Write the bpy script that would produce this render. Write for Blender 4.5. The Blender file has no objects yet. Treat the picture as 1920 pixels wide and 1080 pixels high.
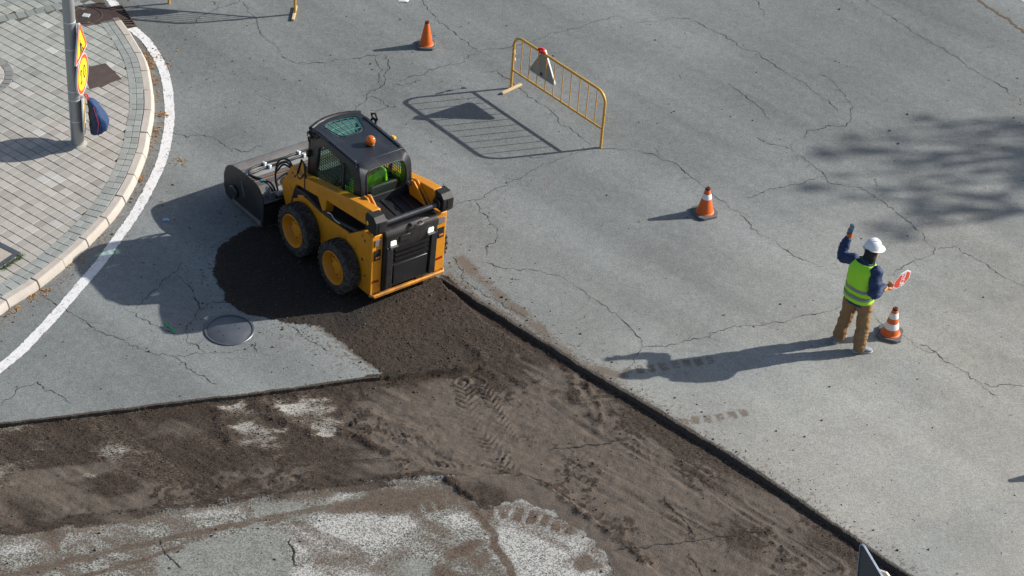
import bpy, bmesh, math, random
import numpy as np
from mathutils import Vector, Matrix
random.seed(7); RNG = np.random.default_rng(11)
scn = bpy.context.scene
col = scn.collection
rad = math.radians

# ------------------------------------------------------------------ camera
FPX, TH, ROLL, DIST = 4140.0, rad(37.6), rad(4.48), 30.0
FW = np.array([0, math.cos(TH), -math.sin(TH)]); CAM = -FW * DIST
_r0 = np.array([1.0, 0, 0]); _d0 = np.cross(FW, _r0)
CR = math.cos(ROLL) * _r0 - math.sin(ROLL) * _d0
CD = math.sin(ROLL) * _r0 + math.cos(ROLL) * _d0
def G(px, py, z=0.0):
    """ground point seen at a photo pixel (survey of the place from the photograph)"""
    r = FW + (px - 960) / FPX * CR + (py - 540) / FPX * CD
    return CAM + (z - CAM[2]) / r[2] * r
def G2(pts, z=0.0): return np.array([G(x, y, z)[:2] for x, y in pts])
cam = bpy.data.cameras.new('camera'); camo = bpy.data.objects.new('camera', cam); col.objects.link(camo)
cam.sensor_width = 36; cam.lens = FPX / 1920 * 36; cam.clip_end = 500; cam.clip_start = .5
M = Matrix.Identity(4)
for i in range(3):
    M[i][0] = CR[i]; M[i][1] = -CD[i]; M[i][2] = -FW[i]; M[i][3] = CAM[i]
camo.matrix_world = M; scn.camera = camo

# ------------------------------------------------------------------ light
SEL, SAZ = rad(28.3), rad(18.5)
SUN = np.array([math.cos(SEL) * math.cos(SAZ), math.cos(SEL) * math.sin(SAZ), math.sin(SEL)])
sl = bpy.data.lights.new('sun', 'SUN'); so = bpy.data.objects.new('sun', sl); col.objects.link(so)
sl.energy = 4.2; sl.angle = rad(0.53); sl.color = (1.0, .938, .845)
so.rotation_euler = Vector(SUN).to_track_quat('Z', 'Y').to_euler(); so.location = (20, 10, 30)
w = bpy.data.worlds.new('World'); scn.world = w; w.use_nodes = True
sky = w.node_tree.nodes.new('ShaderNodeTexSky'); sky.sky_type = 'NISHITA'; sky.sun_disc = False
sky.dust_density = 1.7; sky.ozone_density = .85; sky.sun_elevation = SEL; sky.sun_rotation = math.pi / 2 - SAZ
bg = w.node_tree.nodes['Background']; bg.inputs[1].default_value = .078
w.node_tree.links.new(sky.outputs[0], bg.inputs[0])
scn.view_settings.view_transform = 'Standard'; scn.view_settings.look = 'None'
scn.view_settings.exposure = 0.64; scn.view_settings.gamma = 1

# ------------------------------------------------------------------ node helpers
class NT:
    def __init__(s, name):
        s.m = bpy.data.materials.new(name); s.m.use_nodes = True; s.t = s.m.node_tree
        s.b = s.t.nodes['Principled BSDF']
        s.tc = s.t.nodes.new('ShaderNodeTexCoord')
    def _in(s, sock, v):
        if hasattr(v, 'is_linked') or isinstance(v, bpy.types.NodeSocket): s.t.links.new(v, sock)
        elif v is not None:
            if isinstance(v, tuple) and len(v) == 3 and sock.type == 'RGBA': v = v + (1,)
            sock.default_value = v
    def noise(s, scale, detail=3, rough=.55, vec=None, dist=0):
        n = s.t.nodes.new('ShaderNodeTexNoise'); n.inputs['Scale'].default_value = scale
        n.inputs['Detail'].default_value = detail; n.inputs['Roughness'].default_value = rough
        n.inputs['Distortion'].default_value = dist
        s.t.links.new(vec or s.tc.outputs['Object'], n.inputs['Vector']); return n.outputs[0]
    def voro(s, scale, vec=None, out=0):
        n = s.t.nodes.new('ShaderNodeTexVoronoi'); n.inputs['Scale'].default_value = scale
        s.t.links.new(vec or s.tc.outputs['Object'], n.inputs['Vector']); return n.outputs[out]
    def mapv(s, rz=0, scale=(1, 1, 1)):
        n = s.t.nodes.new('ShaderNodeMapping'); n.inputs['Rotation'].default_value = (0, 0, rz); n.inputs['Scale'].default_value = scale
        s.t.links.new(s.tc.outputs['Object'], n.inputs['Vector']); return n.outputs[0]
    def math(s, op, a, b=None, c=None, clamp=False):
        n = s.t.nodes.new('ShaderNodeMath'); n.operation = op; n.use_clamp = clamp
        for i, v in enumerate((a, b, c)):
            if v is not None: s._in(n.inputs[i], v)
        return n.outputs[0]
    def ss(s, v, lo, hi, a=0., b=1.):
        n = s.t.nodes.new('ShaderNodeMapRange'); n.interpolation_type = 'SMOOTHSTEP'
        s._in(n.inputs[0], v); n.inputs[1].default_value = lo; n.inputs[2].default_value = hi
        n.inputs[3].default_value = a; n.inputs[4].default_value = b; return n.outputs[0]
    def lin(s, v, lo, hi, a=0., b=1.):
        n = s.t.nodes.new('ShaderNodeMapRange')
        s._in(n.inputs[0], v); n.inputs[1].default_value = lo; n.inputs[2].default_value = hi
        n.inputs[3].default_value = a; n.inputs[4].default_value = b; return n.outputs[0]
    def mix(s, f, a, b, blend='MIX'):
        n = s.t.nodes.new('ShaderNodeMix'); n.data_type = 'RGBA'; n.blend_type = blend
        s._in(n.inputs[0], f); s._in(n.inputs[6], a); s._in(n.inputs[7], b); return n.outputs[2]
    def attr(s, name):
        n = s.t.nodes.new('ShaderNodeAttribute'); n.attribute_name = name
        sp = s.t.nodes.new('ShaderNodeSeparateColor'); s.t.links.new(n.outputs['Color'], sp.inputs[0])
        return sp.outputs[0], sp.outputs[1], sp.outputs[2], n.outputs['Alpha'], n.outputs['Color']
    def set(s, **k):
        for n, v in k.items(): s._in(s.b.inputs[n.replace('_', ' ')], v)
        return s
    def bump(s, h, strength=.5, dist=.01):
        n = s.t.nodes.new('ShaderNodeBump'); s._in(n.inputs['Strength'], strength); n.inputs['Distance'].default_value = dist
        s._in(n.inputs['Height'], h); s.t.links.new(n.outputs[0], s.b.inputs['Normal'])
def mat(name, c, rough=.5, metal=0., var=.15, nscale=12, bump=0., bscale=60, spec=.5, dirt=0., dirtc=(.16, .13, .10)):
    t = NT(name); n = t.noise(nscale, 4, .6)
    base = t.mix(n, tuple(x * (1 - var) for x in c), tuple(min(1, x * (1 + var)) for x in c))
    if dirt:
        d = t.noise(nscale * .7, 5, .65, dist=.6)
        base = t.mix(t.ss(d, .62 - dirt * .3, .85 - dirt * .2, 0, dirt), base, dirtc)
    t.set(Base_Color=base, Roughness=t.lin(n, .3, .7, max(0, rough - .08), min(1, rough + .1)), Metallic=metal)
    t.b.inputs['Specular IOR Level'].default_value = spec
    if bump: t.bump(t.noise(bscale, 3), .6, bump)
    return t.m

def thinglass(name, tint, gloss=(.9, .95, .95), ior=1.5):
    t = NT(name); N = t.t.nodes; L = t.t.links
    tr = N.new('ShaderNodeBsdfTransparent'); tr.inputs[0].default_value = (*tint, 1); gl = N.new('ShaderNodeBsdfGlossy'); gl.inputs[0].default_value = (*gloss, 1); gl.inputs['Roughness'].default_value = .04
    fr = N.new('ShaderNodeFresnel'); fr.inputs[0].default_value = ior; mx = N.new('ShaderNodeMixShader'); ge = N.new('ShaderNodeNewGeometry'); sb = N.new('ShaderNodeMath'); sb.operation = 'SUBTRACT'; sb.inputs[0].default_value = 1; mu = N.new('ShaderNodeMath'); mu.operation = 'MULTIPLY'
    L.new(ge.outputs['Backfacing'], sb.inputs[1]); L.new(fr.outputs[0], mu.inputs[0]); L.new(sb.outputs[0], mu.inputs[1]); L.new(mu.outputs[0], mx.inputs[0]); L.new(tr.outputs[0], mx.inputs[1]); L.new(gl.outputs[0], mx.inputs[2]); N.remove(t.b)
    L.new(mx.outputs[0], N['Material Output'].inputs[0]); return t.m
# ------------------------------------------------------------------ mesh helpers
def tag(o, label=None, cat=None, group=None, kind=None):
    if label: o['label'] = label
    if cat: o['category'] = cat
    if group: o['group'] = group
    if kind: o['kind'] = kind
    return o
def empty(name, loc=(0, 0, 0), rz=0.):
    o = bpy.data.objects.new(name, None); col.objects.link(o); o.location = loc; o.rotation_euler = (0, 0, rz)
    o.empty_display_size = .2; return o
def copy_tree(o, parent=None):
    c = o.copy(); col.objects.link(c)
    if parent: c.parent = parent
    for ch in list(o.children): copy_tree(ch, c)
    return c
class MB:
    def __init__(s): s.v = []; s.f = []; s.mi = []; s.cur = 0
    def add(s, vs, fs):
        b = len(s.v); s.v += [tuple(map(float, p)) for p in vs]
        for f in fs: s.f.append(tuple(b + i for i in f)); s.mi.append(s.cur)
        return s
    def box(s, c, d, rot=None):
        hx, hy, hz = d[0] / 2, d[1] / 2, d[2] / 2
        vs = [Vector((x, y, z)) for x in (-hx, hx) for y in (-hy, hy) for z in (-hz, hz)]
        if rot is not None: vs = [rot @ v for v in vs]
        c = Vector(c)
        return s.add([v + c for v in vs], [(0, 1, 3, 2), (4, 6, 7, 5), (0, 4, 5, 1), (2, 3, 7, 6), (0, 2, 6, 4), (1, 5, 7, 3)])
    def prism(s, poly, lo, hi, fn):
        """poly of (a,b); fn(a,b,t)->xyz ; extruded t from lo to hi"""
        n = len(poly); vs = [fn(a, b, lo) for a, b in poly] + [fn(a, b, hi) for a, b in poly]
        fs = [tuple(range(n))[::-1], tuple(range(n, 2 * n))] + [(i, (i + 1) % n, n + (i + 1) % n, n + i) for i in range(n)]
        return s.add(vs, fs)
    def holed(s, outer, inner, lo, hi, fn):
        n = len(outer); assert n == len(inner)
        vs = [fn(*p, lo) for p in outer] + [fn(*p, lo) for p in inner] + [fn(*p, hi) for p in outer] + [fn(*p, hi) for p in inner]
        fs = []
        for i in range(n):
            j = (i + 1) % n
            fs += [(i, n + i, n + j, j), (2 * n + i, 2 * n + j, 3 * n + j, 3 * n + i), (i, j, 2 * n + j, 2 * n + i), (n + i, 3 * n + i, 3 * n + j, n + j)]
        return s.add(vs, fs)
    def tube(s, path, r, n=10, cap=True):
        P = [Vector(p) for p in path]; m = len(P); rs = [float(q) for q in r] if hasattr(r, '__len__') else [r] * m
        vs = []; up = None
        for i in range(m):
            t = (P[min(i + 1, m - 1)] - P[max(i - 1, 0)]).normalized()
            if up is None:
                up = Vector((0, 0, 1)) if abs(t.z) < .9 else Vector((1, 0, 0))
            a = t.cross(up)
            if a.length < 1e-4: a = t.orthogonal()
            a.normalize(); b = a.cross(t); up = b
            for k in range(n):
                g = 2 * math.pi * k / n; vs.append(P[i] + rs[i] * (math.cos(g) * a + math.sin(g) * b))
        fs = [(i * n + k, i * n + (k + 1) % n, (i + 1) * n + (k + 1) % n, (i + 1) * n + k) for i in range(m - 1) for k in range(n)]
        if cap: fs += [tuple(range(n))[::-1], tuple(range((m - 1) * n, m * n))]
        return s.add(vs, fs)
    def lathe(s, prof, n=32, fn=lambda x, y, z: (x, y, z), cap=True):
        """prof (r,z)"""
        vs = []; m = len(prof)
        for r, z in prof:
            for k in range(n):
                g = 2 * math.pi * k / n; vs.append(fn(r * math.cos(g), r * math.sin(g), z))
        fs = [(i * n + k, i * n + (k + 1) % n, (i + 1) * n + (k + 1) % n, (i + 1) * n + k) for i in range(m - 1) for k in range(n)]
        if cap: fs += [tuple(range(n))[::-1], tuple(range((m - 1) * n, m * n))]
        return s.add(vs, fs)
    def loft(s, rings, n=20, expo=2.0):
        """rings: (center, axis a, axis b) ellipse-like sections"""
        vs = []; m = len(rings)
        for c, a, b in rings:
            c, a, b = Vector(c), Vector(a), Vector(b)
            for k in range(n):
                g = 2 * math.pi * k / n; cx, sx = math.cos(g), math.sin(g)
                cx = math.copysign(abs(cx) ** (2 / expo), cx); sx = math.copysign(abs(sx) ** (2 / expo), sx)
                vs.append(c + a * cx + b * sx)
        fs = [(i * n + k, i * n + (k + 1) % n, (i + 1) * n + (k + 1) % n, (i + 1) * n + k) for i in range(m - 1) for k in range(n)]
        fs += [tuple(range(n))[::-1], tuple(range((m - 1) * n, m * n))]
        return s.add(vs, fs)
    def mesh(s, name, mats):
        me = bpy.data.meshes.new(name); me.from_pydata(s.v, [], s.f)
        for m in (mats if isinstance(mats, (list, tuple)) else [mats]): me.materials.append(m)
        me.polygons.foreach_set('material_index', s.mi)
        bm = bmesh.new(); bm.from_mesh(me); bmesh.ops.recalc_face_normals(bm, faces=bm.faces); bm.to_mesh(me); bm.free()
        return me
    def build(s, name, mats, parent=None, bevel=0., smooth=35, seg=2, loc=None, subd=0):
        me = s.mesh(name, mats); o = bpy.data.objects.new(name, me); col.objects.link(o)
        if parent: o.parent = parent
        if loc is not None: o.location = loc
        if smooth:
            me.polygons.foreach_set('use_smooth', [True] * len(me.polygons))
            me.set_sharp_from_angle(angle=rad(smooth))
        if bevel:
            b = o.modifiers.new('bevel', 'BEVEL'); b.width = bevel; b.segments = seg; b.limit_method = 'ANGLE'; b.angle_limit = rad(30)
        return o
def XZ(a, b, t): return (a, t, b)
def XY(a, b, t): return (a, b, t)
def YZ(a, b, t): return (t, a, b)
def smoothpath(pts, n=8):
    P = [Vector(p) for p in pts]; out = []
    for i in range(len(P) - 1):
        p0, p1, p2, p3 = P[max(i - 1, 0)], P[i], P[i + 1], P[min(i + 2, len(P) - 1)]
        for k in range(n):
            t = k / n
            out.append(.5 * ((2 * p1) + (p2 - p0) * t + (2 * p0 - 5 * p1 + 4 * p2 - p3) * t * t + (3 * p1 - p0 - 3 * p2 + p3) * t ** 3))
    return out + [P[-1]]
def rrect(cx, cy, hw, hh, r, n=5):
    out = []
    for sx, sy, a0 in ((1, 1, 0), (-1, 1, 90), (-1, -1, 180), (1, -1, 270)):
        for k in range(n + 1):
            g = rad(a0 + 90 * k / n); out.append((cx + sx * (hw - r) + r * math.cos(g), cy + sy * (hh - r) + r * math.sin(g)))
    return out

# ------------------------------------------------------------------ numpy noise and distances
_L = RNG.random((16, 256, 256)).astype(np.float32)
def vn(x, y, s=0):
    xi = np.floor(x).astype(np.int64); yi = np.floor(y).astype(np.int64); fx = x - xi; fy = y - yi
    fx = fx * fx * (3 - 2 * fx); fy = fy * fy * (3 - 2 * fy); L = _L[s % 16]
    a = L[xi & 255, yi & 255]; b = L[(xi + 1) & 255, yi & 255]; c = L[xi & 255, (yi + 1) & 255]; d = L[(xi + 1) & 255, (yi + 1) & 255]
    return (a * (1 - fx) + b * fx) * (1 - fy) + (c * (1 - fx) + d * fx) * fy
def fbm(x, y, sc, o=4, s=0, g=.5):
    t = 0; a = 1; n = 0
    for k in range(o):
        t = t + a * vn(x * sc + 17.3 * k, y * sc + 9.1 * k, s + k); n += a; a *= g; sc *= 2.03
    return t / n
def segd(X, Y, pts):
    """distance to polyline and arclength parameter"""
    best = np.full(X.shape, 1e9, np.float32); arc = np.zeros(X.shape, np.float32); side = np.zeros(X.shape, np.float32); L = 0
    for (ax, ay), (bx, by) in zip(pts[:-1], pts[1:]):
        dx, dy = bx - ax, by - ay; l2 = dx * dx + dy * dy + 1e-12; l = math.sqrt(l2)
        t = np.clip(((X - ax) * dx + (Y - ay) * dy) / l2, 0, 1)
        d = np.hypot(X - ax - t * dx, Y - ay - t * dy); m = d < best
        best = np.where(m, d, best); arc = np.where(m, L + t * l, arc)
        side = np.where(m, np.sign((X - ax) * dy - (Y - ay) * dx), side); L += l
    return best, arc, side
def polysd(X, Y, poly):
    """signed distance, positive inside"""
    p = np.vstack([poly, poly[:1]]); d, _, _ = segd(X, Y, p)
    ins = np.zeros(X.shape, bool)
    for (ax, ay), (bx, by) in zip(p[:-1], p[1:]):
        if ay == by: continue
        c = ((ay > Y) != (by > Y)) & (X < (bx - ax) * (Y - ay) / (by - ay) + ax); ins ^= c
    return np.where(ins, d, -d)
def ramp(v, lo, hi):
    t = np.clip((v - lo) / (hi - lo), 0, 1); return t * t * (3 - 2 * t)
# ================================================================== GROUND
P_LOW = [(822,519),(1065,672),(1370,855),(1540,968),(1705,1082),(2190,1397),(1520,1397),(1340,1165),(1250,1090),(1200,1042),(1100,960),(1030,912),(975,887),
         (900,893),(820,893),(660,910),(500,930),(330,955),(0,1003),(-200,1030),(-200,822),(0,795),(400,748),(710,707),(735,704),(880,690),(905,680),(1000,660),(905,600)]
P_D1 = [(822,519),(905,600),(1000,660),(905,680),(880,690),(735,704),(722,700),(660,655),(600,612),(525,604),(465,589),(422,563),(402,526),(401,487),(416,456),(470,425),(560,420),(700,480)]
P_MUD = [(820,893),(870,892),(975,885),(1030,911),(1100,960),(1250,1092),(1340,1165),(1200,1165),(1150,1062),(1112,1010),(1060,975),(1010,945),(985,937),(925,951),(900,948),(872,930)]
P_LIGHT = [(770,725),(900,705),(1060,690),(1180,770),(1400,900),(1700,1100),(1250,1180),(1130,1100),(1060,985),(930,960),(850,890),(705,815),(660,770),(740,735)]
CRUST = [[(135,832),(185,815),(230,812),(262,822),(272,838),(258,850),(205,862),(178,845)], [(-20,880),(40,835),(80,815),(75,835),(40,875),(-20,900)],
         [(418,762),(455,748),(475,765),(520,800),(535,810),(500,850),(470,835),(425,800)], [(490,748),(560,735),(625,735),(655,790),(610,818),(575,795),(525,770)],
         [(325,935),(400,918),(510,897),(515,908),(420,930),(330,948)], [(150,880),(205,868),(200,878),(155,886)],
         [(0,898),(60,885),(40,905),(-10,915)], [(0,795),(60,778),(60,784),(0,802)]]
PALE = [[(900,957),(930,947),(985,937),(1010,945),(1060,975),(1112,1008),(1145,1040),(1165,1090),(1150,1130),(960,1130),(930,1030)], [(1045,935),(1072,942),(1118,992),(1088,985)],
        [(1165,1040),(1215,1045),(1250,1092),(1180,1095)], [(360,962),(440,944),(470,965),(400,985)],
        [(530,1005),(600,965),(700,955),(790,975),(760,1020),(650,1045),(560,1050)], [(620,930),(700,915),(740,915),(700,930)], [(0,1010),(110,1000),(230,985),(240,1005),(100,1030),(0,1040)],
        [(560,1050),(700,1050),(720,1100),(540,1100)], [(830,975),(880,955),(900,985),(860,1000)]]
SMOOTH = [[(300,1045),(400,1005),(480,985),(545,1010),(550,1060),(525,1095),(310,1095)], [(730,1045),(800,1040),(830,1090),(720,1095)], [(470,945),(560,935),(590,955),(510,970)]]
BROWN = [([(600,948),(700,917),(850,902),(885,930),(820,945),(720,965),(640,968)], .75), ([(-20,1075),(90,1050),(140,1040),(140,1055),(60,1085)], .6),
         ([(800,1095),(818,1060),(850,1030),(905,1002),(900,1022),(860,1045),(835,1095)], 1.), ([(870,1055),(905,1030),(930,1050),(900,1075)], .7),
         ([(1060,1050),(1100,1035),(1130,1060),(1090,1075)], .8), ([(560,1040),(640,1030),(700,1045),(760,1035),(740,1085),(600,1075)], .45),
         ([(60,1010),(95,985),(130,1000),(110,1030)], .8), ([(830,1065),(900,1075),(940,1095),(840,1095)], .8)]
BLINES = [([(0,1082),(110,1058),(200,1036),(330,1006),(430,985),(520,968),(600,955)], .05, .8), ([(150,1085),(230,1060),(310,1036),(345,1030)], .035, .9),
          ([(875,938),(903,975),(930,1020),(960,1080),(975,1120)], .05, 1.1), ([(500,985),(560,965),(640,950)], .04, .6)]
DUST = [([(598,611),(660,656),(735,706)], .05, 1.3), ([(866,488),(890,515),(930,548),(1000,605),(1060,665),(1110,690),(1165,702)], .085, 1.25), ([(838,515),(900,560),(1000,625),(1100,690),(1250,780),(1360,852)], .035, 1.1),
        ([(1085,690),(1150,712),(1240,775),(1290,805)], .06, 1.1)]
KERB_FOOT = [(120,-110),(165,-55),(196,-8),(212,20),(230,49),(246,71),(261,95),(275,121),(284,157),(287,187),(287,219),(281,255),(275,290),(260,331),(245,362),(218,405),(187,440),(150,477),(109,512),(62,549),(16,578),(-60,640),(-170,725)]

KF = smoothpath([(*p, 0) for p in G2(KERB_FOOT)], 6); KF = np.array([(p.x, p.y) for p in KF])
STEP = .02
gx = np.arange(-9.6, 9.3, STEP); gy = np.arange(-8.6, 9.9, STEP)
X, Y = np.meshgrid(gx, gy, indexing='ij'); X = X.astype(np.float32).copy(); Y = Y.astype(np.float32).copy()
low_poly = G2(P_LOW)
def fray(X, Y): return (fbm(X, Y, 3, 3, 2) - .5) * .045 + (fbm(X, Y, 24, 2, 5) - .5) * .012
sd = polysd(X, Y, low_poly) + fray(X, Y)
# pull the vertices next to the cut onto its rim so that the milled edge is a crisp step
gX, gY = np.gradient(sd, STEP); gn = np.hypot(gX, gY) + 1e-6
near = np.abs(sd) < STEP * 1.0
mv = np.where(near, np.where(sd > 0, .011, -.004) - sd, 0) * .95
X += np.where(near, gX / gn * mv, 0); Y += np.where(near, gY / gn * mv, 0)
inlow = sd > 0
d1 = polysd(X, Y, G2(P_D1)) + (fbm(X, Y, 5, 3, 8) - .5) * .10 + (fbm(X, Y, 25, 2, 3) - .5) * .06
mud = polysd(X, Y, G2(P_MUD)) + (fbm(X, Y, 7, 4, 4) - .5) * .16
H = np.zeros_like(X)
# --- main levels
H = np.where(inlow, -.058, H)
led0, _, _ = segd(X, Y, G2([(-200,1030),(0,1003),(330,955),(500,930),(660,910),(820,893)])); lw0 = ramp(led0, .6, .25)
H = np.where(inlow, H * (1 - lw0 * ramp(sd, .28, .0)), H); lowfade = ramp(sd, 0, .25)
left_edge = ramp(-(X - G(735, 706)[0]), -.3, .3)
lump = (fbm(X, Y, 1.6, 4, 1) - .5) * .030 + (fbm(X, Y, 9, 3, 6) - .5) * .016
H += np.where(inlow, lump * lowfade, 0)
H += np.where(inlow, .02 * ramp(sd, .09, -.01) * fbm(X, Y, 16, 2, 7), 0)          # millings caught along the foot of the cut
d1m = ramp(d1, -.02, .05)
H = H * (1 - d1m * .75) + d1m * (.004 + (fbm(X, Y, 3, 3, 9) - .5) * .025 + (fbm(X, Y, 26, 2, 11) - .5) * .016)
trench_edge = G2([(822,519),(1065,672),(1370,855),(1705,1082),(2190,1397)])
ted, _, tside = segd(X, Y, trench_edge)
keep = ramp(ted, .30, .06) * d1m * inlow * ramp(-Y, -1.2, -.2)
H = H * (1 - keep) + keep * (-.05)
H += np.where(~inlow & (d1 < 0), ramp(mud, 0, .1) * (.006 + (fbm(X, Y, 8, 3, 2) - .5) * .02), 0)
_e1, _, _ = segd(X, Y, G2([(-200,822),(0,795),(400,748),(712,707)])); _e2, _, _ = segd(X, Y, G2([(840,530),(1065,672),(1370,855),(1705,1082),(2190,1397)]))
H = np.where((sd > -.0205) & (sd <= .03) & (np.minimum(_e1, _e2) < .09), np.minimum(H, -.05), H)
def ridge(pts, h, wd, seed=0, jit=.11):
    d, a, _ = segd(X + (fbm(X, Y, 4, 2, seed) - .5) * jit, Y + (fbm(X, Y, 4, 2, seed + 3) - .5) * jit, G2(pts))
    return h * np.exp(-(d / (wd * 1.35)) ** 2) * (.22 + .62 * ramp(fbm(X, Y, 9, 4, seed + 5), .28, .78))
rd = ridge([(975,887),(1010,895),(1060,935),(1130,985),(1215,1050)], .05, .05, 1) + ridge([(625,800),(660,808),(700,832),(750,856)], .045, .05, 2) \
   + ridge([(820,893),(850,905),(880,928)], .05, .05, 3) + ridge([(735,708),(790,700),(880,690),(905,678)], .028, .06, 4) \
   + ridge([(870,640),(890,655),(905,680),(900,700)], .03, .05, 5) + ridge([(1060,690),(1090,740),(1120,790)], .022, .06, 6) \
   + ridge([(1100,712),(1118,750),(1130,790)], .03, .03, 7) + ridge([(405,765),(415,795),(440,830),(470,850)], .025, .06, 8) \
   + ridge([(480,750),(520,775),(575,800),(610,825)], .03, .06, 9) + ridge([(270,835),(300,850),(330,872)], .02, .06, 10) \
   + ridge([(905,690),(950,705),(1000,712),(1045,700)], .02, .05, 11) + ridge([(700,760),(660,790)], .02, .04, 12) \
   + ridge([(0,985),(100,970),(300,945)], .02, .07, 13) + ridge([(500,925),(660,905),(820,888)], .022, .05, 14)
H += rd
# --- tyre tread prints pressed into the mud
def treads(pts, wd, pitch, depth, skew=1.2, brk=1.):
    d, a, sdn = segd(X, Y, G2(pts)); ph = (a + skew * d) / pitch + (fbm(X, Y, 5, 2, 9) - .5) * .8
    lug = ramp(np.abs((ph % 1) - .5), .16, .30)
    return depth * ramp(d, wd, wd * .7) * (lug - .35) * (1 - brk + brk * ramp(fbm(X, Y, 3.1, 3, 4), .36, .60)) * (.5 + fbm(X, Y, 11, 2, 6))
tr = treads([(868,712),(880,760),(890,790),(920,830),(960,880)], .15, .10, .022, 1.0, .75) + treads([(905,712),(935,770),(960,820)], .11, .085, .018) \
   + treads([(700,735),(690,760),(670,790)], .11, .085, .018) + treads([(560,820),(700,800),(900,860),(1080,870)], .12, .09, .012) \
   + treads([(960,740),(1040,760),(1130,810),(1210,850)], .12, .09, .010, -1.2) + treads([(1000,860),(1100,842),(1240,826)], .10, .09, .008) \
   + treads([(760,860),(860,870),(960,850)], .10, .08, .016)
smear = np.zeros_like(X)
for pts_, wd_ in (([(690,730),(760,760),(860,775),(960,750)], .22), ([(960,690),(1010,730),(1090,745),(1160,735)], .20), ([(1050,740),(1120,790),(1210,850),(1300,900)], .28), ([(740,800),(830,850),(930,870),(1060,850),(1180,830)], .26),
                  ([(1180,780),(1240,830),(1330,880)], .2), ([(1100,880),(1200,930),(1330,1010)], .35), ([(640,850),(760,845),(850,870)], .2), ([(900,640),(960,660),(1030,690)], .2), ([(1250,850),(1400,960),(1560,1060)], .3)):
    d_, a_, s_ = segd(X, Y, G2(pts_)); st = fbm(d_ * s_ * 3.0 + 7, a_ * .16, 9, 3, 5) - .5
    smear += ramp(d_, wd_, wd_ * .5) * st
scuff = ramp(fbm(X, Y, 2.0, 4, 7), .47, .63) * ramp(fbm(X, Y, 15, 3, 2), .44, .62) * (inlow & (d1 < 0))
H += (smear * .03 + scuff * (fbm(X, Y, 30, 2, 3) - .35) * .022) * (inlow | (mud > 0)) * (1 - d1m)
sj0, _, _ = segd(X + (fbm(X, Y, 6, 2, 2) - .5) * .06, Y + (fbm(X, Y, 6, 2, 4) - .5) * .06, G2([(725,709),(800,700),(880,692),(905,682)])); H -= .035 * np.exp(-(sj0 / .03) ** 2)
H += tr * np.where(inlow | (mud > 0), 1, 0) * (1 - d1m)
sx, sy = math.cos(rad(-30)), math.sin(rad(-30))
U = X * sx + Y * sy; V = -X * sy + Y * sx
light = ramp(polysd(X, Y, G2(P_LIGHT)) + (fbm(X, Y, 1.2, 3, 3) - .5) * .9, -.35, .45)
H += np.where(inlow & (d1 < 0), (fbm(U * .35, V * 2.2, 5, 4, 12) - .5) * .026 * (1 - .3 * light) + (fbm(X, Y, 24, 3, 5) - .5) * .010 * ramp(fbm(X, Y, 1.7, 3, 8), .38, .62), 0)
H += (fbm(X, Y, .35, 2, 13) - .5) * .012 * (~inlow)                                 # slight unevenness of the old asphalt
# under the kerb and pavement and the lid the sheet lies level
kfd, kfa, kfs = segd(X, Y, KF)
side_in = polysd(X, Y, np.vstack([KF, [(-25, KF[-1][1] - 6)], [(-25, 25)], [(KF[0][0], 25)]]))
H = np.where(side_in > -.12, np.minimum(H, 0) * ramp(-side_in, 0, .12), H)
mh = G(430, 619); mhd = np.hypot(X - mh[0], Y - mh[1])
H = np.where(mhd < .42, H * ramp(mhd, .33, .42) - .03 * (mhd < .30), H)

# --- surface maps: what lies on the ground
U3 = X * math.cos(rad(17)) + Y * math.sin(rad(17)); V3_ = -X * math.sin(rad(17)) + Y * math.cos(rad(17)); V3 = V3_
led, _, _ = segd(X, Y, G2([(-200,1030),(0,1003),(330,955),(500,930),(660,910),(820,893)])); lw = ramp(led, .7, .3)
soft = ramp(sd + (fbm(X, Y, 4, 4, 3) - .5) * .22 + (fbm(U3 * .3, V3 * 2, 5, 3, 4) - .5) * .22, -.22, .14)
dirt = np.maximum(ramp(sd, -.05, .05) * (1 - lw) + soft * lw, np.maximum(ramp(d1, -.05, .06), ramp(mud, -.06, .06)))
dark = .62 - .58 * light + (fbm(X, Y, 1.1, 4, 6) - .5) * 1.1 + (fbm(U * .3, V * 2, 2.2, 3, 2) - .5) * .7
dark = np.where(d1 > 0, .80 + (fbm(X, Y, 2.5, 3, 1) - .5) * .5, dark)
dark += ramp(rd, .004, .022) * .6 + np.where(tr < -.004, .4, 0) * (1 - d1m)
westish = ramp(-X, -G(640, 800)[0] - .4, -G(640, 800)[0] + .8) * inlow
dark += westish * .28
dark += (smear * 1.5 + scuff * .65) * (1 - d1m)
sj, _, _ = segd(X + (fbm(X, Y, 6, 2, 2) - .5) * .08, Y + (fbm(X, Y, 6, 2, 4) - .5) * .08, G2([(700,709),(735,705),(800,698),(880,690),(910,678)])); seam = ramp(sj, .13, .04)
sj, _, _ = segd(X, Y, G2([(970,885),(1030,911),(1100,960),(1250,1092),(1340,1165)])); seam2 = ramp(sj, .16, .05)
sj, _, _ = segd(X, Y, G2([(880,690),(905,680),(1000,660),(905,600),(830,525)])); seam2 = np.maximum(seam2, ramp(sj, .16, .06) * ((ted > .035) | inlow))
dirt = np.maximum(dirt, np.maximum(seam, seam2)); dark = np.maximum(dark, seam * .95)
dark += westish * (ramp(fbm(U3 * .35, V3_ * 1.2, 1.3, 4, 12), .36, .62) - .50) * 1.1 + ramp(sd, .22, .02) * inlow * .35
dark = np.clip(dark, 0, 1)
near_black = ramp(polysd(X, Y, G2([(660,655),(600,612),(525,604),(465,589),(422,563),(402,526),(401,487),(416,456),(470,425),(560,420),(700,480),(760,560),(700,600)])) + (fbm(X, Y, 3, 3, 2) - .5) * .3, -.15, .3)  # rounded left end of the dirt patch, coloured close to black
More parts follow.
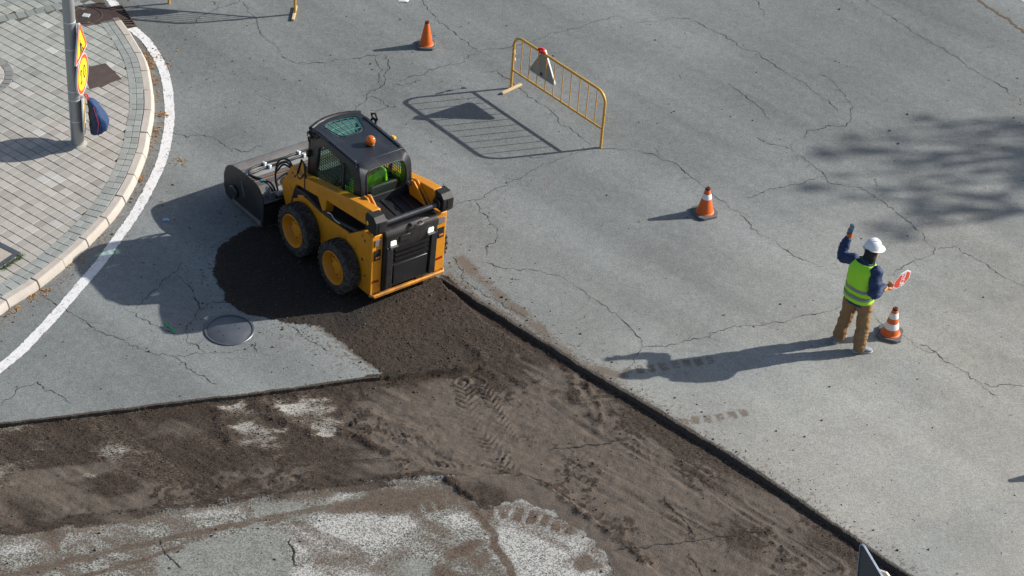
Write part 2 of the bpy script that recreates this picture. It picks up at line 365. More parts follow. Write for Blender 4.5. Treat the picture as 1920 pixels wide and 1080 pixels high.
def many(polys, wob, sc, w0, s=0):
    n = (fbm(X, Y, sc, 4, s) - .5) * wob * .55 + (fbm(U3 * .45, V3_ * 1.7, sc, 4, s + 2) - .5) * wob * .8; r = np.zeros_like(X)
    for p in polys: r = np.maximum(r, ramp(polysd(X, Y, G2(p)) + n, -w0, w0))
    return r
crust = many(CRUST, .62, 6, .20, 5) * inlow * (.70 + .6 * (fbm(U3 * .5, V3_ * 1.6, 3, 3, 6) - .45))
crust = np.maximum(crust, .42 * inlow * westish * ramp(fbm(U * .3, V * 1.6, 2.2, 4, 7), .50, .72))
crust = np.maximum(crust, .34 * inlow * ramp(-ted, -.9, -.05) * ramp(-Y, 1.2, 3.2))
pale = many(PALE, .45, 6, .20, 9) * (.62 + .55 * fbm(U * .4, V * 1.6, 2.4, 4, 3))
scar_edge = G2([(-200,1030),(0,1003),(330,955),(500,930),(660,910),(820,893),(872,930),(900,950),(985,937),(1060,975),(1112,1010),(1150,1060),(1200,1165),(-200,1250)])
scar = ramp(polysd(X, Y, scar_edge), -.04, .08)
smoothp = many(SMOOTH, .34, 5, .10, 3)
brown = np.zeros_like(X)
for p, k in BROWN: brown = np.maximum(brown, k * ramp(polysd(X, Y, G2(p)) + (fbm(X, Y, 6, 4, 2) - .5) * .3, -.10, .12))
for p, wd, k in BLINES:
    d, a, _ = segd(X + (fbm(X, Y, 5, 3, 6) - .5) * .12, Y + (fbm(X, Y, 5, 3, 8) - .5) * .12, G2(p))
    brown = np.maximum(brown, k * ramp(d, wd * 1.7, wd * .5) * (.55 + .6 * fbm(X, Y, 9, 2, 4)))
brown = np.maximum(brown, .44 * scar * (1 - smoothp) * ramp(fbm(U * .35, V * 1.5, 3, 4, 10), .46, .66))
brown = np.maximum(brown, 1.1 * scar * ramp(polysd(X, Y, scar_edge), .34, .0) * fbm(U3 * .4, V3_ * 1.6, 5, 3, 9))
dust = np.zeros_like(X)
for p, wd, k in DUST:
    d, a, _ = segd(X + (fbm(X, Y, 5, 3, 6) - .5) * .07, Y + (fbm(X, Y, 5, 3, 8) - .5) * .07, G2(p))
    dust = np.maximum(dust, k * ramp(d, wd * 1.9, wd * .2) * (.18 + .95 * fbm(X, Y, 6, 4, 4)))
dust = np.maximum(dust, .42 * ramp(kfd, .55, .02) * (.4 + fbm(X, Y, 3, 3, 4)))
def prints(pts, wd, pitch, k):
    d, a, _ = segd(X, Y, G2(pts)); d = d + (fbm(X, Y, 14, 2, 3) - .5) * .05
    return k * ramp(d, wd, wd * .72) * ramp(np.abs((a / pitch + .25 * (fbm(X, Y, 4, 2, 8) - .5)) % 1 - .5), .42, .26) * (.25 + 1.0 * fbm(X, Y, 8, 4, 6))
dust = np.maximum(dust, prints([(1165,697),(1250,686),(1330,676)], .085, .165, 1.0))
dust = np.maximum(dust, prints([(1270,792),(1340,784),(1395,774)], .085, .165, .95))
brown = np.maximum(brown, prints([(905,962),(950,960),(1010,972),(1065,990)], .14, .17, 1.1) * ramp(pale, .2, .6))
brown = np.maximum(brown, prints([(770,958),(820,945),(890,925)], .12, .15, 1.1))
spill = ramp(d1, -.7, -.02) * ramp(fbm(X, Y, 30, 2, 9), .56, .72) * .9 + ramp(ted, .5, .05) * (~inlow) * ramp(fbm(X, Y, 28, 2, 3), .58, .74) * .8
dust = np.maximum(dust, spill * (X > -3.0) * (kfd > .4))
ta = math.atan2(*(trench_edge[2] - trench_edge[0])[::-1]); U2 = X * math.cos(ta) + Y * math.sin(ta); V2 = -X * math.sin(ta) + Y * math.cos(ta)
tone = .46 + (fbm(U2 * .10, V2 * 1.0, 1.5, 4, 3) - .5) * .17 + (fbm(X, Y, .5, 3, 11) - .5) * .18 + (ramp(fbm(U2 * .06, V2 * 1.6, 1.1, 3, 9), .45, .62) - .5) * .035
lr = ramp(X * .6 - Y * .7, -1.5, 5.5)
tone += .165 * lr - .048 - .05 * ramp(Y, 1, 7) + .02 * ramp(-X, 2, 5) + (fbm(X, Y, 1.7, 3, 14) - .5) * .14 * lr
tone = np.clip(tone, .2, .9)
warm = np.clip(lr * (.55 + 1.5 * (fbm(X, Y, .8, 3, 15) - .3)), 0, 1)
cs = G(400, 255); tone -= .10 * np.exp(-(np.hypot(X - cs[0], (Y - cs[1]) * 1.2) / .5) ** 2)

nx, ny = X.shape
idx = np.arange(nx * ny).reshape(nx, ny)
q = np.stack([idx[:-1, :-1], idx[1:, :-1], idx[1:, 1:], idx[:-1, 1:]], -1).reshape(-1, 4)
V3 = np.stack([X, Y, H], -1).reshape(-1, 3).astype(np.float32)
# outskirts: four plain quads carry the same sheet out to the horizon
BIG = 160.; x0, x1, y0, y1 = gx[0], gx[-1], gy[0], gy[-1]
ov = np.array([(-BIG, -BIG, 0), (x0, -BIG, 0), (x1, -BIG, 0), (BIG, -BIG, 0), (-BIG, y0, 0), (x0, y0, 0), (x1, y0, 0), (BIG, y0, 0),
               (-BIG, y1, 0), (x0, y1, 0), (x1, y1, 0), (BIG, y1, 0), (-BIG, BIG, 0), (x0, BIG, 0), (x1, BIG, 0), (BIG, BIG, 0)], np.float32)
nb = len(V3); oq = [[nb + r * 4 + c, nb + r * 4 + c + 1, nb + r * 4 + 5 + c, nb + r * 4 + 4 + c] for r in range(3) for c in range(3) if (r, c) != (1, 1)]
V3 = np.vstack([V3, ov]); q = np.vstack([q, np.array(oq)])
me = bpy.data.meshes.new('road'); me.vertices.add(len(V3)); me.vertices.foreach_set('co', V3.ravel())
me.loops.add(q.size); me.loops.foreach_set('vertex_index', q.ravel().astype(np.int32))
me.polygons.add(len(q)); me.polygons.foreach_set('loop_start', np.arange(0, q.size, 4, dtype=np.int32)); me.polygons.foreach_set('loop_total', np.full(len(q), 4, np.int32))
me.update(calc_edges=True); me.polygons.foreach_set('use_smooth', np.ones(len(q), bool))
def vattr(name, chans, fill):
    a = me.color_attributes.new(name, 'FLOAT_COLOR', 'POINT')
    d = np.stack([np.concatenate([c.ravel(), np.full(16, f)]) for c, f in zip(chans, fill)], -1).astype(np.float32)
    a.data.foreach_set('color', d.ravel())
vattr('lay', (dirt, dark, crust, tone), (0, .5, 0, .46)); vattr('wear', (dust, scar, pale, warm), (0, 0, 0, .1)); vattr('mark', (brown, smoothp, light, near_black), (0, 0, 0, 0))
road = bpy.data.objects.new('road', me); col.objects.link(road); tag(road, kind='structure')

t = NT('road surface')
R_dirt, R_dark, R_crust, R_tone, _ = t.attr('lay'); W_dust, W_scar, W_pale, W_warm, _ = t.attr('wear'); K_brown, K_smooth, K_light, K_black, _ = t.attr('mark')
fine = t.noise(95, 3, .7); mid = t.noise(38, 3, .6); big = t.noise(9, 4, .6)
spk = t.voro(62, out=1); spk_s = t.t.nodes.new('ShaderNodeSeparateColor'); t.t.links.new(spk, spk_s.inputs[0]); spk = spk_s.outputs[0]
vfine = t.noise(180, 2, .6)
# old asphalt: binder and stones
stone = t.math('ADD', t.math('MULTIPLY', fine, .55), t.math('MULTIPLY', spk, .45))
asp = t.mix(t.ss(stone, .20, .80), (.174, .194, .199), (.272, .295, .296))
asp = t.mix(t.ss(fine, .68, .80, 0, .28), asp, (.48, .48, .47)); asp = t.mix(t.ss(mid, .36, .24, 0, .45), asp, (.06, .06, .058)); asp = t.mix(t.ss(t.noise(5.5, 5, .7), .35, .70, 0, .30), asp, (.160, .172, .168))
asp = t.mix(t.lin(W_warm, 0, 1, 0, .62), asp, t.mix(1., asp, (1.22, 1.05, .90), 'MULTIPLY'))
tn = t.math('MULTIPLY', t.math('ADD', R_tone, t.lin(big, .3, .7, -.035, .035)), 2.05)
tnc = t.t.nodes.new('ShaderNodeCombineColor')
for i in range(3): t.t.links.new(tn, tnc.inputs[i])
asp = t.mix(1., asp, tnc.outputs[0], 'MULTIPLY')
strk = t.math('ADD', t.math('MULTIPLY', t.noise(15, 4, .65, t.mapv(rad(14), (1, 2.6, 1))), .55), t.math('MULTIPLY', t.noise(44, 3, .65), .45))
# scarred old layer at the bottom: pale aggregate, brown fines between
sc = t.mix(t.ss(t.math('ADD', t.math('MULTIPLY', mid, .6), t.math('MULTIPLY', spk, .4)), .33, .66), (.075, .070, .058), (.29, .295, .275))
sc = t.mix(t.ss(fine, .45, .30, 0, .9), sc, (.04, .032, .024)); sc = t.mix(t.ss(spk, .86, .93, 0, .8), sc, (.44, .44, .42))
sc = t.mix(t.ss(t.math('ADD', W_pale, t.lin(strk, .34, .66, -.48, .48)), .40, .72, 0, .9), sc, t.mix(t.ss(stone, .28, .68), (.14, .142, .135), (.50, .505, .49)))
sc = t.mix(t.ss(t.math('ADD', K_smooth, t.lin(mid, .34, .66, -.34, .34)), .42, .66, 0, .9), sc, t.mix(t.ss(t.math('ADD', t.math('MULTIPLY', stone, .6), t.math('MULTIPLY', t.noise(6, 5, .7), .4)), .3, .7), (.12, .128, .118), (.275, .288, .265)))
g = t.mix(W_scar, asp, sc)
# dust and brown fines
g = t.mix(t.ss(t.math('ADD', W_dust, t.lin(t.math('ADD', t.math('MULTIPLY', mid, .6), t.math('MULTIPLY', spk, .4)), .28, .72, -.42, .42)), .34, .70, 0, .78), g, t.mix(fine, (.065, .046, .032), (.165, .122, .085)))
g = t.mix(t.ss(t.math('ADD', K_brown, t.lin(t.math('ADD', t.math('MULTIPLY', strk, .65), t.math('MULTIPLY', spk, .35)), .30, .70, -.50, .50)), .38, .66), g, t.mix(t.ss(stone, .25, .75), (.040, .027, .019), (.135, .100, .076)))
# mud, millings
mud_l = t.mix(t.ss(t.math('ADD', t.math('MULTIPLY', fine, .5), t.math('MULTIPLY', big, .5)), .32, .68), (.072, .057, .046), (.138, .113, .093))
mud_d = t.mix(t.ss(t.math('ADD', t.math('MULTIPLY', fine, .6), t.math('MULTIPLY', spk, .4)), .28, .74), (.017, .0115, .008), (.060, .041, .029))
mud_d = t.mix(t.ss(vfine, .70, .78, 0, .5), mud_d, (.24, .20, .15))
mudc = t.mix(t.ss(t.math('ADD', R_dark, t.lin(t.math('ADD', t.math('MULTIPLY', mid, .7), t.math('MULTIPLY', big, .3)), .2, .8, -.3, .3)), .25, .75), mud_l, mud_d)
# milled grooves of the drum, lighter where the old layer shows through
gv = t.mapv(rad(14), (1, 4.2, 1)); groove = t.noise(17, 3, .6, gv); groove2 = t.noise(30, 2, .6, gv)
gr = t.math('ADD', t.math('MULTIPLY', groove, .6), t.math('MULTIPLY', groove2, .4))
crm = t.ss(t.math('ADD', R_crust, t.lin(gr, .34, .66, -.62, .62)), .40, .78)
mudc = t.mix(t.math('MULTIPLY', crm, .92), mudc, t.mix(t.ss(t.math('ADD', R_crust, t.lin(fine, .2, .8, -.3, .3)), .5, 1.0), (.13, .105, .08), (.52, .51, .47)))
mudc = t.mix(t.math('MULTIPLY', K_black, .85), mudc, t.mix(t.ss(fine, .3, .75), (.008, .0075, .007), (.030, .026, .022)))
cov = t.ss(t.math('ADD', R_dirt, t.lin(mid, .2, .8, -.3, .3)), .40, .60)
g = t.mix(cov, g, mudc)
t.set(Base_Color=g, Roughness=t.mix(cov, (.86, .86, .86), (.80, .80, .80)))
t.b.inputs['Specular IOR Level'].default_value = .35
hb = t.math('ADD', t.math('MULTIPLY', fine, .5), t.math('ADD', t.math('MULTIPLY', mid, .6), t.math('MULTIPLY', spk, .25)))
hb = t.math('ADD', hb, t.math('MULTIPLY', t.math('MULTIPLY', gr, R_crust), 1.2))
t.bump(t.math('MULTIPLY', hb, t.math('ADD', t.math('MULTIPLY', cov, 1.0), .45)), .8, .012)
me.materials.append(t.m)
def hgt(x, y):
    i = int(np.clip(round((x - gx[0]) / STEP), 0, nx - 1)); j = int(np.clip(round((y - gy[0]) / STEP), 0, ny - 1)); return float(H[i, j])
# ================================================================== KERB, PAVEMENT, MARKINGS
def offset(poly, d):
    """shift a polyline to its right-hand side by d"""
    P = np.asarray(poly); T = np.gradient(P, axis=0); T /= np.linalg.norm(T, axis=1)[:, None] + 1e-9
    N = np.stack([T[:, 1], -T[:, 0]], -1); return P + N * d
def resample(P, step):
    P = np.asarray(P); s = np.concatenate([[0], np.cumsum(np.linalg.norm(np.diff(P, axis=0), axis=1))])
    n = max(2, int(s[-1] / step)); u = np.linspace(0, s[-1], n + 1)
    return np.stack([np.interp(u, s, P[:, 0]), np.interp(u, s, P[:, 1])], -1)
KFr = resample(KF, .05)
# which side is the pavement?
_o = offset(KFr, .3); SGN = 1 if polysd(_o[:1, 0], _o[:1, 1], np.vstack([KF, [(-25, KF[-1][1] - 6)], [(-25, 25)], [(KF[0][0], 25)]]))[0] > 0 else -1
def inn(d): return offset(KFr, SGN * d)
KT = .115                                                       # kerb height
GA, GB = G(212, 8, .0), G(228, 47, .0)
def arc_at(p):
    return int(np.argmin(np.hypot(KFr[:, 0] - p[0], KFr[:, 1] - p[1])))
kj0, kj1 = arc_at(G(203, 4)), arc_at(G(229, 47))
mb = MB(); i = 0
A0, A1, A15, A2 = inn(-.012), inn(.016), inn(.030), inn(.137)
while i < len(KFr) - 13:
    n = 11 if RNG.random() < .8 else 12
    if not (i + n > kj0 and i < kj1 - 1):
        a, b = i, i + n; dz = RNG.normal(0, .003); sh = RNG.normal(0, .003)
        ks = np.arange(a, b + 1); vs = []
        for m, k in enumerate(ks):
            e = .007 if m in (0, len(ks) - 1) else 0
            tt = (KFr[min(k + 1, len(KFr) - 1)] - KFr[k - 1 if k else 0]); tt /= np.linalg.norm(tt) + 1e-9
            sh2 = tt * (e if m == 0 else -e)
            for P, z in ((A0, -.03), (A0, KT * .25), (A1, KT - .016), (A15, KT), (A2, KT + .001), (A2, 0)):
                vs.append((*(P[k] + sh2 + sh), z + (dz if z > 0 else 0) + RNG.normal(0, .0012)))
        m = len(ks); fs = [(r * 6 + c, r * 6 + c + 1, r * 6 + 7 + c, r * 6 + 6 + c) for r in range(m - 1) for c in range(5)]
        fs += [tuple(range(6)), tuple((m - 1) * 6 + c for c in range(6))[::-1]]
        mb.add(vs, fs)
    i += n
t = NT('kerb stone'); n1 = t.noise(7, 4, .6); n2 = t.noise(55, 3, .7); rnd = t.noise(1.1, 2)
c = t.mix(n1, (.37, .335, .30), (.52, .49, .45)); c = t.mix(t.ss(rnd, .4, .65, 0, .35), c, (.44, .375, .32))
c = t.mix(t.ss(n2, .62, .74, 0, .5), c, (.16, .13, .11)); t.set(Base_Color=c, Roughness=.85); t.bump(n2, .6, .006)
kerb = mb.build('kerb', t.m, bevel=.008, smooth=40); tag(kerb, kind='structure')

def tone_attr(o, vals):
    a = o.data.color_attributes.new('tone', 'FLOAT_COLOR', 'CORNER')
    d = np.zeros((len(o.data.loops), 4), np.float32); k = 0
    lt = np.zeros(len(o.data.polygons), np.int32); o.data.polygons.foreach_get('loop_total', lt)
    d[:, :3] = np.repeat(np.asarray(vals), lt, axis=0); d[:, 3] = 1
    a.data.foreach_set('color', d.ravel())
def paver(mb, tones, c4, z, tone, ch=.004):
    """one block: chamfered top with sides down; c4 corners ccw"""
    c4 = np.asarray(c4); m = c4.mean(0); tl = RNG.normal(0, .006, 2)
    def zz(p): return z + (p - m) @ tl
    top = [m + (p - m) * (1 - ch / max(.02, np.linalg.norm(p - m)) * 1.4) for p in c4]
    vs = [(*p, zz(p)) for p in top] + [(*p, zz(p) - ch) for p in c4] + [(*p, z - .05) for p in c4]
    fs = [(0, 1, 2, 3)]
    for a in range(4):
        b = (a + 1) % 4; fs += [(a, 4 + a, 4 + b, b), (4 + a, 8 + a, 8 + b, 4 + b)]
    mb.add(vs, fs); tones += [tone] * 9
SIDE_POLY = np.vstack([inn(.135), [(-25, KFr[-1][1] - 6)], [(-25, 25)], [(KFr[0][0], 25)]])
BANDW = .105
n_rows = 2
bandin = np.vstack([inn(.145 + BANDW * n_rows), [(-25, KFr[-1][1] - 6)], [(-25, 25)], [(KFr[0][0], 25)]])
PZ = .116
covers = [(G2([(153,128),(198,118),(229,148),(169,167)], PZ)), (G2([(105,19),(190,4),(219,39),(157,50)], PZ)), (G2([(-60,424),(0,454),(41,475),(0,503),(-60,540)], PZ))]
pit_c = G(-62, 143, PZ); pit_r = np.linalg.norm((G(25, 146, PZ) - pit_c)[:2])
top_band = np.array([(p.x, p.y) for p in smoothpath([(*p, 0) for p in G2([(-60,46),(0,36),(60,24),(115,9),(165,-12),(200,-40)], PZ)], 6)])
mb = MB(); tones = []
a1 = rad(-35); e1 = np.array([math.cos(a1), math.sin(a1)]); e2 = np.array([-e1[1], e1[0]]); S = .152
org = G(100, 300)[:2]
cells = [(i, j) for i in range(-60, 60) for j in range(-45, 45)]
cen = np.array([org + (i + .5) * S * e1 + (j + .5) * S * e2 for i, j in cells])
ok = polysd(cen[:, 0], cen[:, 1], bandin) > -.06
ok &= (cen[:, 0] > -11.5) & (cen[:, 1] > -4) & (cen[:, 1] < 9.5)
for cv in covers: ok &= polysd(cen[:, 0], cen[:, 1], cv) < .045
ok &= np.hypot(cen[:, 0] - pit_c[0], cen[:, 1] - pit_c[1]) > pit_r - .05
tbd, _, tbs = segd(cen[:, 0], cen[:, 1], top_band)
greyf = ramp(fbm(cen[:, 0], cen[:, 1], .55, 3, 5), .42, .60); tilef = fbm(cen[:, 0], cen[:, 1], .9, 2, 9)
for (i, j), c, k, gf, tb, ts, tf in zip(cells, cen, ok, greyf, tbd, tbs, tilef):
    if not k or tb < .09: continue
    g_ = .004
    c4 = [c + (sx * (S / 2 - g_ * .6)) * e1 + (sy * (S / 2 - g_)) * e2 for sx, sy in ((-1, -1), (1, -1), (1, 1), (-1, 1))]
    v = RNG.normal(1, .07); pink = np.array([.372, .356, .328]); grey = np.array([.318, .330, .305]); pale_ = np.array([.47, .47, .455])
    base = pink * (1 - gf) + grey * gf
    beyond = (G(60, 10, PZ)[1] < c[1] - (c[0] - G(60, 10, PZ)[0]) * .2)
    if beyond: base = np.array([.275, .30, .28])
    if RNG.random() < .045: base = pale_
    if RNG.random() < .10: base = base * .86
    paver(mb, tones, c4, PZ + RNG.normal(0, .0012), base * v)
t = NT('paving'); _, _, _, _, tcol = t.attr('tone'); n1 = t.noise(45, 3, .7); n2 = t.noise(1.6, 4, .6); n3 = t.noise(120, 2)
c = t.mix(1., tcol, t.mix(n1, (.82, .82, .82), (1.16, 1.16, 1.16)), 'MULTIPLY'); c = t.mix(t.ss(n2, .55, .75, 0, .30), c, (.17, .15, .125))
c = t.mix(t.ss(n3, .68, .78, 0, .35), c, (.50, .48, .45)); t.set(Base_Color=c, Roughness=.82); t.bump(n1, .4, .004)
pav_m = t.m
base_m = mat('joint sand', (.085, .078, .066), .95, var=.3, nscale=30)
pv = mb.build('pavement', [pav_m], smooth=0); tone_attr(pv, tones); tag(pv, kind='structure')
bmb = MB(); sp = resample(inn(.10), .3); n = len(sp)
bmb.add([(*p, PZ - .010) for p in sp] + [(-14, sp[-1][1] - 1, PZ - .010), (-14, 12, PZ - .010), (sp[0][0], 12, PZ - .010)], [tuple(range(n + 3))])
bed = bmb.build('pavement_bed', base_m, smooth=0); tag(bed, kind='structure')
# grey setts following the kerb, and the curved grey band at the top
mb = MB(); tones = []
def sett_row(P0, P1, z, step, skip=None, col=(.27, .29, .28)):
    k = 0
    while k + step < len(P0):
        if not (skip and skip[0] < k + step and k < skip[1]):
            a, b, c, d = P0[k], P0[k + step], P1[k + step], P1[k]; m = (a + b + c + d) / 4
            c4 = [m + (p - m) * .95 for p in (a, b, c, d)]
            if np.cross(c4[1] - c4[0], c4[2] - c4[0]) < 0: c4 = c4[::-1]
            paver(mb, tones, c4, z + RNG.normal(0, .001), np.array(col) * RNG.normal(1, .07))
        k += step
for r in range(n_rows): sett_row(inn(.139 + BANDW * r), inn(.139 + BANDW * (r + 1)), PZ + .003, 3 if r == 0 else 3, (kj0, kj1))
tbr = resample(top_band, .05)
sett_row(offset(tbr, -.10), offset(tbr, .08), PZ + .004, 3, None, (.22, .24, .23))
bs = mb.build('paving_band', [pav_m], smooth=0); tone_attr(bs, tones); tag(bs, kind='structure')
# tree pit edge at the left rim of the photograph
mb = MB(); tones = []
for r0_, r1_, n_, cc in ((pit_r - .13, pit_r, 34, (.20, .205, .20)), (pit_r - .30, pit_r - .135, 26, (.40, .38, .35))):
    for k in range(n_):
        g0, g1 = 2 * math.pi * k / n_, 2 * math.pi * (k + 1) / n_ - .012
        c4 = [pit_c[:2] + r * np.array([math.cos(g), math.sin(g)]) for r, g in ((r0_, g0), (r1_, g0), (r1_, g1), (r0_, g1))]
        paver(mb, tones, c4, PZ + .004, np.array(cc) * RNG.normal(1, .07))
tp = mb.build('tree_pit_edging', [pav_m], smooth=0); tone_attr(tp, tones); tag(tp, kind='structure')
mb = MB(); mb.lathe([(.001, 0), (pit_r - .30, 0)], 40, lambda x, y, z: (pit_c[0] + x, pit_c[1] + y, PZ - .004), cap=False)
tag(mb.build('soil', mat('soil', (.12, .09, .06), .95, var=.4, nscale=40, bump=.01)), kind='structure')

# edge line painted on the road
LINE = [(185,-40),(203,-8),(215,10),(228,28),(247,52),(275,78),(296,110),(309,140),(317,188),(317,236),(305,296),(284,345),(253,401),(220,448),(187,494),(150,537),(113,580),(76,620),(39,658),(0,690),(-60,738),(-160,810)]
LP = resample(np.array([(p.x, p.y) for p in smoothpath([(*p, 0) for p in G2(LINE)], 6)]), .04)
la, lb = offset(LP, -.072), offset(LP, .072); g0 = arc_at(G(208, 8)); mb = MB()
lin_s = [k for k in range(len(LP))]
vs = []
for k in lin_s:
    for s_ in range(5):
        p = la[k] + (lb[k] - la[k]) * s_ / 4; e = RNG.normal(0, .004) if s_ in (0, 4) else 0
        p = p + (lb[k] - la[k]) / .144 * e; vs.append((*p, max(hgt(*p), -.004) + .004))
fs = []
gp0, gp1 = G(205, 14), G(250, 52)
for k in lin_s[:-1]:
    m = LP[k]
    if G(0, 12)[1] > m[1] > 0 and False: continue
    pxy = m
    if min(gp0[1], gp1[1]) < pxy[1] < max(gp0[1], gp1[1]) and pxy[0] < gp1[0] + .1 and pxy[0] > gp0[0] - .2: continue
    for s_ in range(4): fs.append((k * 5 + s_, k * 5 + s_ + 1, k * 5 + s_ + 6, k * 5 + s_ + 5))
mb.add(vs, fs)
t = NT('road paint'); n1 = t.noise(70, 3, .7); n2 = t.noise(5, 4, .6); n3 = t.noise(24, 3, .6)
wear = t.math('ADD', t.math('MULTIPLY', n1, .62), t.math('MULTIPLY', n2, .38))
c = t.mix(n3, (.62, .63, .64), (.80, .80, .80)); c = t.mix(t.ss(wear, .465, .38, 0, .9), c, (.17, .17, .165))
c = t.mix(t.ss(n2, .55, .70, 0, .6), c, (.38, .39, .38))
t.set(Base_Color=c, Roughness=.7); t.bump(n1, .4, .004)
ln = mb.build('lane_marking', t.m, smooth=0); tag(ln, kind='structure')

# broken faces of the cut: a narrow crumbled lip and the wall below it
for pts_, dep in (([(-200,822),(0,795),(400,748),(712,707)], .062), ([(826,521),(1065,672),(1370,855),(1540,968),(1705,1082),(2190,1397)], .066)):
    P_ = resample(G2(pts_), .016); T_ = np.gradient(P_, axis=0); T_ /= np.linalg.norm(T_, axis=1)[:, None]; N_ = np.stack([-T_[:, 1], T_[:, 0]], -1)
    tst = P_[len(P_) // 2] + N_[len(P_) // 2] * .1
    if polysd(tst[:1], tst[1:2], low_poly)[0] < 0: N_ = -N_                # N_ points into the cut
    off = -fray(P_[:, 0], P_[:, 1]); n_ = len(P_); rows = []
    cr1 = (fbm(P_[:, 0] * .8 + 3.3, P_[:, 1] * .8, 2.7, 5, 3, .62) - .5); cr2 = (fbm(P_[:, 0], P_[:, 1], 30, 3, 6) - .5)
    for q_, z_, j_ in ((-.030, .0035, .35), (-.010, .006, .8), (.004, .003, 1.), (.012 if dep > .065 else .003, -.018, .9), (.019 if dep > .065 else .001, -.040, .9), (.042 if dep > .065 else .0, -dep, .9)):
        d_ = off + q_ + (cr1 * .030 + cr2 * (.016 if dep > .065 else .004)) * j_; rows.append(np.column_stack([P_ + N_ * d_[:, None], z_ + RNG.normal(0, .0018, n_) + (cr2 * .004 if z_ < 0 else cr2 * .002)]))
    mb = MB(); m_ = len(rows); mb.add([tuple(rows[r][k]) for k in range(n_) for r in range(m_)], [(k * m_ + r, k * m_ + r + 1, (k + 1) * m_ + r + 1, (k + 1) * m_ + r) for k in range(n_ - 1) for r in range(m_ - 1)])
    tn_ = NT('cut face'); b1 = tn_.noise(70, 3, .7); b2 = tn_.noise(33, 4, .65)
    tn_.set(Base_Color=tn_.mix(tn_.ss(tn_.math('ADD', tn_.math('MULTIPLY', b1, .5), tn_.math('MULTIPLY', b2, .5)), .30, .70), (.034, .026, .020), (.080, .063, .050)), Roughness=.9); tn_.bump(b1, .7, .008)
    tag(mb.build('cut_edge', tn_.m, smooth=0), kind='structure')
# cracks in the asphalt
CR_ = [[(455,2),(478,33),(483,53),(500,72),(514,83),(529,97)], [(521,99),(542,114),(558,121),(594,117),(619,119),(628,112),(661,110),(694,104),(717,103)],
 [(704,106),(717,133),(714,161),(692,172),(683,192),(661,208)], [(722,103),(728,117),(724,150),(715,167)], [(724,150),(766,145),(801,136),(834,124),(870,117),(878,104),(901,98),(935,92),(976,84),(1021,70),(1065,56),(1124,38),(1160,30),(1190,40)],
 [(740,158),(765,157),(790,150)], [(778,-8),(807,22),(825,44),(855,64),(872,77),(899,98)], [(694,181),(717,190),(729,201)], [(689,208),(712,206),(745,200)],
 [(300,244),(342,253),(378,254),(406,262),(428,278),(453,286),(478,278),(494,274)], [(904,137),(932,131),(951,147),(975,166),(1002,186),(1036,211),(1062,237),(1087,256),(1107,275)],
 [(850,388),(893,375),(920,358),(960,340),(1003,317),(1057,295),(1103,280),(1137,278),(1183,281),(1233,292),(1267,307),(1293,330),(1327,355),(1345,372),(1365,385),(1390,405),(1405,420),(1440,445),(1470,468),(1500,485),(1545,500)],
 [(893,375),(900,397),(927,423),(932,443),(912,460),(910,483)], [(890,490),(933,500),(970,507),(1017,510),(1057,520),(1100,553),(1140,577),(1187,620),(1205,640),(1203,655),(1190,680),(1165,697)],
 [(1205,650),(1270,645),(1330,625),(1400,610),(1470,605),(1530,590),(1582,575)], [(1635,588),(1648,605),(1690,628),(1710,640),(1735,658),(1755,660),(1775,680),(1805,696),(1820,711),(1840,720),(1855,735),(1870,748)],
 [(1842,720),(1862,726),(1895,721),(1935,726)], [(1725,647),(1740,649),(1755,662)], [(1582,180),(1596,213),(1593,230),(1549,237),(1518,244),(1506,260)],
 [(1495,262),(1484,277),(1496,291),(1521,308),(1543,324),(1557,344),(1582,348),(1613,352),(1643,372),(1682,399),(1704,416),(1729,436),(1738,455),(1754,466),(1752,477),(1732,484),(1700,497),(1666,518)],
 [(1754,466),(1799,466),(1818,479),(1860,505),(1935,550)], [(1400,372),(1440,356),(1482,347),(1543,331)], [(1605,-8),(1650,17),(1699,51),(1755,86),(1777,99),(1837,139),(1875,161),(1935,202)],
 [(1190,44),(1249,36),(1286,34),(1312,45),(1361,67),(1402,94),(1440,114),(1470,135),(1519,165),(1549,188),(1571,212)], [(1534,139),(1567,157),(1586,184)], [(1365,156),(1399,180),(1417,195),(1444,225)],
 [(1228,277),(1237,291)], [(1417,259),(1440,270),(1481,279)], [(74,553),(109,572),(156,599),(190,623),(241,642),(272,658),(311,665),(358,664),(428,662),(486,646)], [(319,667),(350,689),(385,706),(408,722)],
 [(342,490),(323,512),(299,533),(253,580)], [(326,512),(358,541),(373,572),(369,599),(350,611),(350,638),(373,650),(389,662)], [(241,584),(280,603),(330,627)], [(373,580),(400,566),(435,568)],
 [(-10,762),(70,715),(110,740),(137,755)], [(398,2),(410,15),(388,27),(358,46)], [(410,15),(431,9),(458,-2)], [(850,480),(867,507),(873,528),(903,548),(940,567),(970,588),(1000,600)],
 [(1418,-5),(1425,12),(1432,32)], [(1640,335),(1646,350)], [(480,640),(482,662)], [(545,610),(580,640),(620,660)], [(100,395),(100,396)]]
MUDCR = [[(1243,922),(1270,957),(1287,973),(1300,1007)], [(1293,1030),(1313,1063),(1330,1090)], [(1140,1032),(1253,1015),(1340,1002),(1440,991)], [(545,1010),(552,1040),(560,1062)], [(300,1010),(310,1040),(340,1065)],
         [(1030,840),(1095,830),(1160,818)]]
